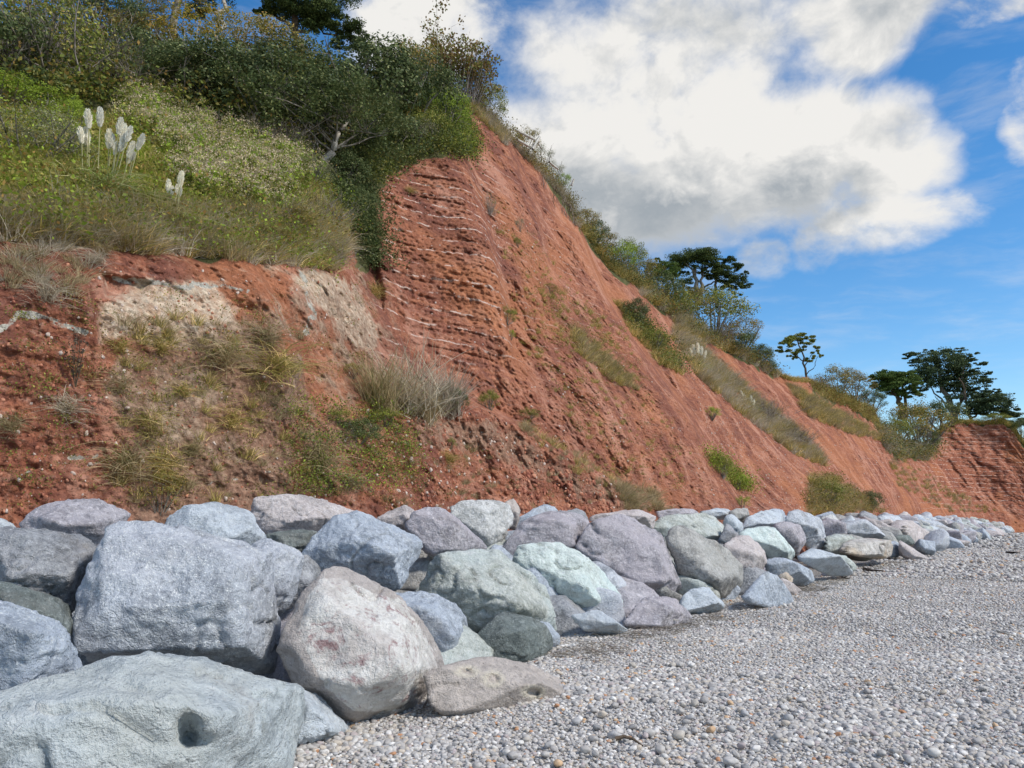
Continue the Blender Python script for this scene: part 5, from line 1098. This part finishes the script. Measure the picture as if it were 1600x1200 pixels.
IV = [(640, 150), (700, 150), (725, 200), (738, 235), (712, 255), (690, 235), (650, 245), (600, 275), (560, 290), (560, 220)]
strew('ivy', 'dark ivy and brambles draped over the brink of the red rock', [
    (IV, 900, [CRE['dark'], CRE['mid']], .7, 1.3, None), ([(655, 140), (700, 145), (735, 215), (735, 245), (715, 240), (690, 190)], 350, [CRE['bright'], CRE['mid']], .6, 1.1, None),
    ([(520, 290), (575, 300), (582, 380), (588, 418), (570, 420), (552, 370), (520, 330)], 420, [CRE['dark']], .6, 1.0, None), ([(-160, 60), (640, 120), (640, 210), (480, 240), (200, 160), (-160, 170)], 1500, [CRE['dark'], CRE['olive'], CRE['mid']], .9, 1.8, None)])
its = []
up = lambda x0, x1, d0, d1: [(x, float(ytop(x))) for x in np.linspace(x0, x1, 12)]+[(x, float(ytop(x))+d) for x, d in zip(np.linspace(x1, x0, 12), np.linspace(d1, d0, 12))]
for b_, n_, pr_, s0, s1 in [(BANDS[0], 260, [CRE['mid'], CRE['dark']]+TUFT['o'], .8, 1.4), (BANDS[1], 900, TUFT['s']+TUFT['o']+TUFT['w'], 1.0, 1.9), (BANDS[2], 420, TUFT['s']+TUFT['o'], 1.0, 1.8), (BANDS[3], 380, TUFT['o']+[CRE['olive']]+TUFT['s'], .9, 1.7),
                        (BANDS[4], 150, TUFT['s']+TUFT['o'], .6, 1.1), (BANDS[5], 120, [CRE['mid'], CRE['bright']], .6, 1.2), (up(905, 1000, 12, 18), 220, [CRE['dark'], CRE['olive']]+TUFT['o'], .8, 1.4), (up(1000, 1215, 26, 12), 520, [CRE['olive'], CRE['dark']]+TUFT['w']+TUFT['o'], 1.0, 2.0),
                        (up(1270, 1375, 16, 22), 300, [CRE['olive'], CRE['brown']]+TUFT['o'], 1.0, 2.0), (up(1375, 1465, 30, 20), 360, [CRE['dark'], CRE['olive']]+TUFT['w'], 1.4, 2.6), (up(1470, 1640, 4, 8), 200, TUFT['o']+[CRE['mid']], 1.0, 2.0), (up(1205, 1270, 5, 6), 70, TUFT['o'], .8, 1.4),
                        (up(745, 905, 8, 14), 330, TUFT['w']+[CRE['brown'], CRE['olive']], .6, 1.1), (up(700, 790, 10, 22), 160, TUFT['w']+TUFT['o'], .7, 1.2), ([(1380, 700), (1480, 760), (1560, 800), (1480, 800), (1400, 760)], 160, TUFT['o']+TUFT['s'], .8, 1.5), ([(780, 640), (900, 710), (1050, 800), (1000, 800), (880, 730)], 60, TUFT['o']+TUFT['s'], .4, .8),
                        ([(960, 760), (1020, 770), (1050, 800), (980, 800)], 40, TUFT['s'], .8, 1.2), ([(840, 430), (980, 520), (1010, 600), (900, 560), (850, 500)], 160, [CRE['olive'], CRE['mid']]+TUFT['o'], .3, .75), ([(760, 300), (880, 420), (1040, 640), (1120, 780), (960, 760), (820, 560)], 380, [CRE['mid'], CRE['olive']]+TUFT['o'], .2, .6)]:
    its.append((b_, n_, pr_, s0, s1, None))
strew('slope_grass', 'straw coloured grass and scrub in bands along the red slopes', its)
strew('cliff_weeds', 'thin dry weeds rooted in the cracks of the near cliff', [
    ([(0, 480), (560, 440), (620, 560), (640, 800), (0, 800)], 330, [CRE['olive'], CRE['brown'], CRE['mid']], .15, .5, None), ([(180, 500), (470, 480), (480, 790), (180, 790)], 90, TUFT['o']+TUFT['s'], .3, .7, None),
    ([(440, 640), (640, 620), (660, 760), (460, 780)], 260, [CRE['dark'], CRE['mid'], CRE['bright']], .25, .6, None), ([(0, 375), (160, 380), (120, 470), (0, 460)], 30, TUFT['w']+TUFT['s'], .4, .8, None), ([(560, 640), (1000, 790), (600, 800)], 110, [CRE['brown']]+TUFT['s'], .2, .5, None)])

# ------------------------------------------------------------------ grass clumps one can tell apart on the near cliff
def clump(px, py, hpx, kind, label, droop=.6, n=240, wide=1.0, name='grass_clump', up=.75):
    p = surf(np.array([px]), np.array([py]))[0]; d = np.linalg.norm(p); h = hpx*d/F*1.15; r = np.random.default_rng(int(px*3+py)); nn = n
    b = r.normal(size=(nn, 3))*h*.16*wide; b[:, 1] *= .6; dr = r.normal(size=(nn, 3))*np.array([.75*wide, .45, .2]); dr[:, 1] -= .45; dr[:, 2] += up
    mb = MB(); mb.blades(b, dr, h*r.uniform(.55, 1.2, nn), max(.0035, h*.007), droop, 4, r); o = obj(name, mb.mesh(name, ML[kind])); o.location = p; tag(o, label, 'grass clump', 'grass clumps on the near cliff face'); return o
for a in [
 (250, 545, 30, 'golive', 'low green grass fringe under the right half of the cream face'), (185, 545, 26, 'golive', 'low grass fringe under the left half of the cream face'),
 (345, 560, 62, 'gstraw', 'broad drooping straw clump right below the cream face'), (430, 585, 78, 'golive', 'tall yellow-green clump on the shoulder left of the reeds'), (415, 530, 48, 'gstraw', 'dry clump above the tall yellow-green one'),
 (360, 665, 52, 'golive', 'spiky green tussock in the middle of the near cliff'), (285, 615, 26, 'golive', 'small grey-green tuft left above the spiky tussock'), (235, 670, 52, 'golive', 'green and brown drooping mat on the brown gully'),
 (185, 610, 44, 'gstraw', 'grey-brown mat beside the dark dead stalk'), (100, 640, 40, 'ggrey', 'faded tuft on the dark red rock at left'), (15, 670, 34, 'gstraw', 'yellowish tussock at the left edge of the picture'),
 (195, 735, 66, 'gstraw', 'long hanging straw mat above the top row boulders'), (250, 735, 60, 'golive', 'green-brown drape right of the hanging straw mat'), (75, 465, 40, 'ggrey', 'tall pale dead grass under the turf at upper left'),
 (500, 720, 56, 'gstraw', 'golden tussock left of the bramble mound'), (540, 760, 44, 'gstraw', 'straw clump at the foot of the bramble mound'), (150, 410, 26, 'ggrey', 'bleached tuft on the pale ledge under the turf'), (300, 705, 24, 'gstraw', 'tiny straw tuft low in the centre of the gully'),
 (700, 720, 26, 'golive', 'thin green tuft on the red mound'), (985, 785, 28, 'gstraw', 'golden tussock at the cliff foot behind the lilac-grey boulder'), (160, 395, 22, 'gstraw', 'straw fringe beside the pale ledge'), (585, 460, 30, 'golive', 'dry tuft on the corner of the banded face'), (640, 300, 14, 'golive', 'green fringe on the first white bed of the banded face')]:
    clump(*a)
# dry reeds
for px, py, h, kind, lab, wide in [(640, 640, 84, 'ggrey', 'large fan of bleached dry reeds in the middle of the cliff foot', 1.5), (590, 640, 78, 'gstraw', 'browner reeds at the left of the bleached fan', 1.0), (700, 640, 62, 'ggrey', 'shorter grey reeds at the right of the bleached fan', 1.0), (665, 655, 40, 'gstraw', 'flattened straw at the foot of the reeds', 1.6)]:
    clump(px, py, h, kind, lab, .12, 420, wide*.8, 'reed_clump', 1.3)
# pampas grass
def pampas(px, py, plumes, leafh, label, name='pampas_grass', nl=420, only=False):
    p = surf(np.array([px]), np.array([py]))[0]; o = empty(name, p); tag(o, label, 'pampas grass'); k = np.linalg.norm(p)/F; r = np.random.default_rng(px)
    mb = MB(); b = r.normal(size=(nl, 3))*leafh*k*.12; b[:, 2] = 0; dr = r.normal(size=(nl, 3))*np.array([.8, .8, .15]); dr[:, 2] += 1.0; mb.blades(b, dr, leafh*k*r.uniform(.6, 1.3, nl), .011, .75, 5, r); obj('leaves', mb.mesh('leaves', ML['pleaf']), o)
    for (x, y, L) in plumes:  # top of plume px, length px
        tip = np.array([(x-px)*k, r.normal()*.12, (py-y)*k*.84]); base = np.array([(x-px)*k*.45, r.normal()*.08, 0]); lp = L*k*.72
        ax_ = tip-base; ax_ /= np.linalg.norm(ax_); foot = tip-ax_*lp; st = MB(); mid = (base+foot)/2+np.array([(x-px)*k*.08, 0, 0]); st.tube(np.array([base, mid, foot, tip-ax_*lp*.2]), [.012, .010, .009, .004], 4); obj('stalk', st.mesh('stalk', ML['pstem']), o)
        f = MB(); m_ = 420; t = r.uniform(0, 1, m_); c = foot+ax_*lp*t[:, None]; rad = lp*.15*np.sin(np.pi*np.clip(t*.86+.14, 0, 1))**.8; dr = r.normal(size=(m_, 3)); dr[:, 2] *= .3; dr /= np.linalg.norm(dr, axis=1)[:, None]; c = c+dr*(rad*r.uniform(.1, .8, m_))[:, None]
        f.blades(c, dr*.5+ax_*1.0, lp*.18+rad*.7, .012, .10, 2, r); obj('plume', f.mesh('plume', ML['plume']), o)
    return o
pampas(158, 312, [(148, 164, 34), (135, 170, 34), (130, 195, 34), (176, 180, 30), (171, 178, 32), (161, 198, 34), (190, 195, 30), (181, 203, 36), (203, 203, 30), (192, 217, 30), (171, 217, 24), (128, 200, 30), (187, 228, 22), (206, 246, 14), (165, 205, 24)], 100, 'tall clump of white pampas plumes standing on the left slope')
pampas(266, 350, [(256, 272, 26), (268, 277, 22), (280, 266, 30), (262, 283, 18), (278, 290, 16)], 55, 'small pampas clump with a few plumes right of the tall one', nl=240)
pampas(1090, 575, [(1080, 540, 20), (1086, 532, 22), (1092, 530, 22), (1098, 536, 20), (1103, 545, 16)], 22, 'distant pampas clump high on the right hand grass band', nl=120)
pampas(1172, 640, [(1150, 612, 16), (1158, 608, 18), (1166, 612, 16), (1174, 616, 16), (1180, 622, 14)], 20, 'distant pampas clump lower on the right hand grass band', nl=120)

# ------------------------------------------------------------------ broken fence hanging over the edge
fp = lambda x, y, dd=-.6: (lambda q: q)(pt(np.array([x]), np.array([y]), np.array([float(depth_of(np.array([x]), np.array([float(ytop(x))]))[0])+dd]))[0])
o = empty('broken_fence', fp(830, 220)); tag(o, 'broken white wooden fence hanging over the eroded cliff edge', 'fence'); b0 = np.array(o.location)
def stick(name, a, b, r0, mat, parent, org, sides=6, wob=0.0):
    m_ = MB(); t = np.linspace(0, 1, 6)[:, None]; q = (np.array(a)-org)*(1-t)+(np.array(b)-org)*t; q[1:-1] += np.random.default_rng(int(abs(a[0]*99))).normal(size=(4, 3))*wob; m_.tube(q, r0, sides); return obj(name, m_.mesh(name, mat), parent)
for a, b, r0, nm in [((803, 201), (835, 218), .055, 'rail'), ((808, 218), (826, 228), .05, 'rail'), ((843, 214), (832, 233), .055, 'post'), ((803, 200), (802, 208), .05, 'post'), ((840, 222), (847, 233), .03, 'rail'), ((858, 253), (872, 264), .045, 'rail'), ((893, 290), (897, 280), .05, 'post')]:
    stick(nm, fp(*a), fp(*b), r0*1.25, BK['wood'], o, b0)
# roots dangling below the turf
ro = np.random.default_rng(9)
o = empty('dangling_roots', fp(880, 300)); tag(o, 'brown roots dangling from the undercut turf edge', 'roots'); b0 = np.array(o.location)
for k in range(26):
    x = ro.uniform(848, 902); y0 = float(ytop(x))+ro.uniform(2, 10); y1 = y0+ro.uniform(10, 42); stick('root', fp(x, y0, -.5), fp(x+ro.uniform(-4, 3), y1, -.9), .014, BK['brown' if k % 3 else 'dead'], o, b0, 3, .05)
# dead stalk on the left rock
p = surf(np.array([122.]), np.array([600.]))[0]; o = empty('dead_dock', p); tag(o, 'rust-brown dead dock stalk leaning on the near cliff', 'plant'); kk = np.linalg.norm(p)/F
for k in range(5):
    m_ = MB(); pp = branches(m_, (0, -.05, -.05), (ro.uniform(-14, 26)*kk, -.3, ro.uniform(25, 62)*kk), .008, ro, .1, 6, 4); m_.leaves(pp[ro.integers(2, 7, 50)]+ro.normal(size=(50, 3))*.02, .04, r=ro); obj('stalk', m_.mesh('stalk', BK['brown']), o)

# ------------------------------------------------------------------ driftwood and stranded twigs
def ground(px, py, up=0.0):
    x, y, z = (float(q) for q in ray(px, py)); k = (CAMZ-up)/-z; return np.array([x*k, y*k, 0])+np.array([0, 0, float(gz(x*k, y*k))+up])
def twig(name, label, pts, r0, mat, cat='driftwood', side=()):
    q = [ground(x, y, u) for x, y, u in pts]; org = q[0]; o = empty(name, org) if side else None; m_ = MB(); m_.tube(np.array(q)-org, np.linspace(r0, r0*.4, len(q)), 6)
    main = obj('stem' if side else name, m_.mesh('stem', mat), o)
    if not side: main.location = org
    for s_ in side:
        m_ = MB(); m_.tube(np.array([ground(x, y, u) for x, y, u in s_])-org, np.linspace(r0*.5, r0*.2, len(s_)), 5); obj('branch', m_.mesh('branch', mat), o)
    return tag(o or main, label, cat)
twig('dead_branch', 'forked dark dead branch lying across the lavender slab', [(1241, 869, .55), (1252, 874, .5), (1262, 882, .42), (1272, 890, .3)], .05, BK['dark'], side=[[(1252, 874, .5), (1266, 873, .5), (1280, 877, .42), (1298, 880, .4)], [(1262, 882, .42), (1268, 878, .45), (1278, 876, .5)]])
twig('dead_branch', 'thin dark branch on the shingle below the lavender slab', [(1296, 891, .12), (1308, 897, .08), (1318, 903, .05), (1328, 906, .03)], .03, BK['dark'], side=[[(1318, 903, .05), (1325, 901, .1)]])
twig('driftwood_log', 'short dark log alone on the far shingle at right', [(1573, 863, .05), (1583, 864, .08), (1593, 864, .05)], .07, BK['dark'])
twig('driftwood_log', 'dark branch on the shingle by the ochre-stained boulder', [(1350, 889, .05), (1362, 891, .06), (1380, 891, .04)], .06, BK['dark'])
twig('driftwood_stick', 'pale bleached stick on the shingle at far right', [(1552, 988, .02), (1570, 992, .03), (1585, 996, .02)], .018, BK['wood'])
twig('driftwood_stick', 'white stick lying on the mauve rock', [(1037, 970, .09), (1050, 969, .1), (1061, 970, .09)], .014, BK['wood'])
twig('seaweed_strand', 'dark red-brown seaweed strand on the near shingle', [(962, 1158, .03), (975, 1154, .05), (990, 1158, .04), (1004, 1168, .03)], .016, BK['brown'], 'seaweed')
twig('dead_branch', 'dry twigs wedged between red-patched and holed boulders', [(662, 1105, .02), (672, 1085, .1), (682, 1060, .2)], .012, BK['dead'], side=[[(672, 1085, .1), (665, 1065, .2), (668, 1045, .3)], [(668, 1095, .06), (690, 1098, .04), (620, 1120, .03)]])
# fine litter along the strand line
tl = []
for k in range(4):
    m_ = MB(); r = np.random.default_rng(700+k)
    for _ in range(16): a = r.normal(size=3)*np.array([.12, .12, .02]); d_ = r.normal(size=3)*np.array([1, 1, .25]); d_ /= np.linalg.norm(d_); branches(m_, a, a+d_*r.uniform(.08, .26), .0035, r, .15, 3, 3)
    tl.append(m_.mesh('twig_kind', BK['dead' if k % 2 else 'grey']))
al = np.random.default_rng(8); n_ = 260; s_ = 8+al.uniform(0, 1, n_)**1.6*40; t_ = 4.6-al.exponential(.22, n_)+.3; x = s_*.566-t_*.824; y = s_*.824+t_*.566
scatter('twig_litter', tl, np.stack([x, y, gz(x, y)+.02], -1), np.stack([al.normal(0, .1, n_), al.normal(0, .1, n_), al.uniform(0, 6.28, n_)], -1), al.uniform(.5, 1.3, n_), al.integers(0, 4, n_), 'brown twig litter stranded where shingle meets the boulders')
# fallen stones on the screes
MR = []
for k, (c1, c2) in enumerate([((.22, .08, .055), (.42, .17, .11)), ((.34, .13, .08), (.52, .25, .16)), ((.48, .36, .30), (.66, .56, .48))]):
    m, n = new_mat('fallen_marl_%s' % ('dark', 'red', 'pale')[k], .95, .1); P = n.n('ShaderNodeTexCoord').outputs['Object']; n.l(n.mix(n.ss(n.noise(P, 14, 4, .6), .4, .6), c1, c2), n.b.inputs['Base Color']); MR.append(m)
RUB = []
for k in range(6):
    V, T = ICO[2]; r = np.random.default_rng(900+k); V = V*(1+.35*fbm(V*1.3+k*5, 2))[:, None]*np.array([1, .8, .65])*.030; V = np.round(V/.012)*.012+V*.3; RUB.append(mesh_np('stone_kind', V, T, MR[k % 3], False))
def rub(poly, n_, s0, s1, ids):
    q = rand_in(poly, n_); p = surf(q[:, 0], q[:, 1]); k = len(p); return p, rng.uniform(0, 6.28, (k, 3)), s0+(s1-s0)*rng.uniform(0, 1, k)**3, rng.choice(ids, k)
it = [rub([(560, 640), (760, 640), (1050, 800), (600, 810)], 1800, .2, 1.3, [0, 1, 1, 4, 5]), rub([(790, 730), (900, 730), (980, 800), (800, 805)], 300, .5, 2.4, [0, 1, 4, 3]), rub([(700, 200), (960, 470), (1160, 800), (850, 690), (780, 500)], 1500, .2, 1.1, [0, 1, 3, 2]),
      rub([(1060, 560), (1300, 740), (1420, 800), (1160, 800)], 1600, .3, 1.1, [1, 2, 2, 5, 0]), rub([(0, 400), (560, 440), (640, 640), (560, 800), (0, 800)], 1500, .15, .9, [0, 1, 3, 4, 5]), rub([(1180, 590), (1460, 700), (1600, 800), (1300, 790)], 900, .4, 1.6, [0, 1, 2]), rub([(590, 280), (780, 280), (800, 560), (620, 560)], 500, .2, .9, [0, 1, 3, 2])]
scatter('scree_rubble', RUB, *[np.concatenate([i_[j] for i_ in it]) for j in range(4)], 'loose red and pale stones strewn over the scree slopes')
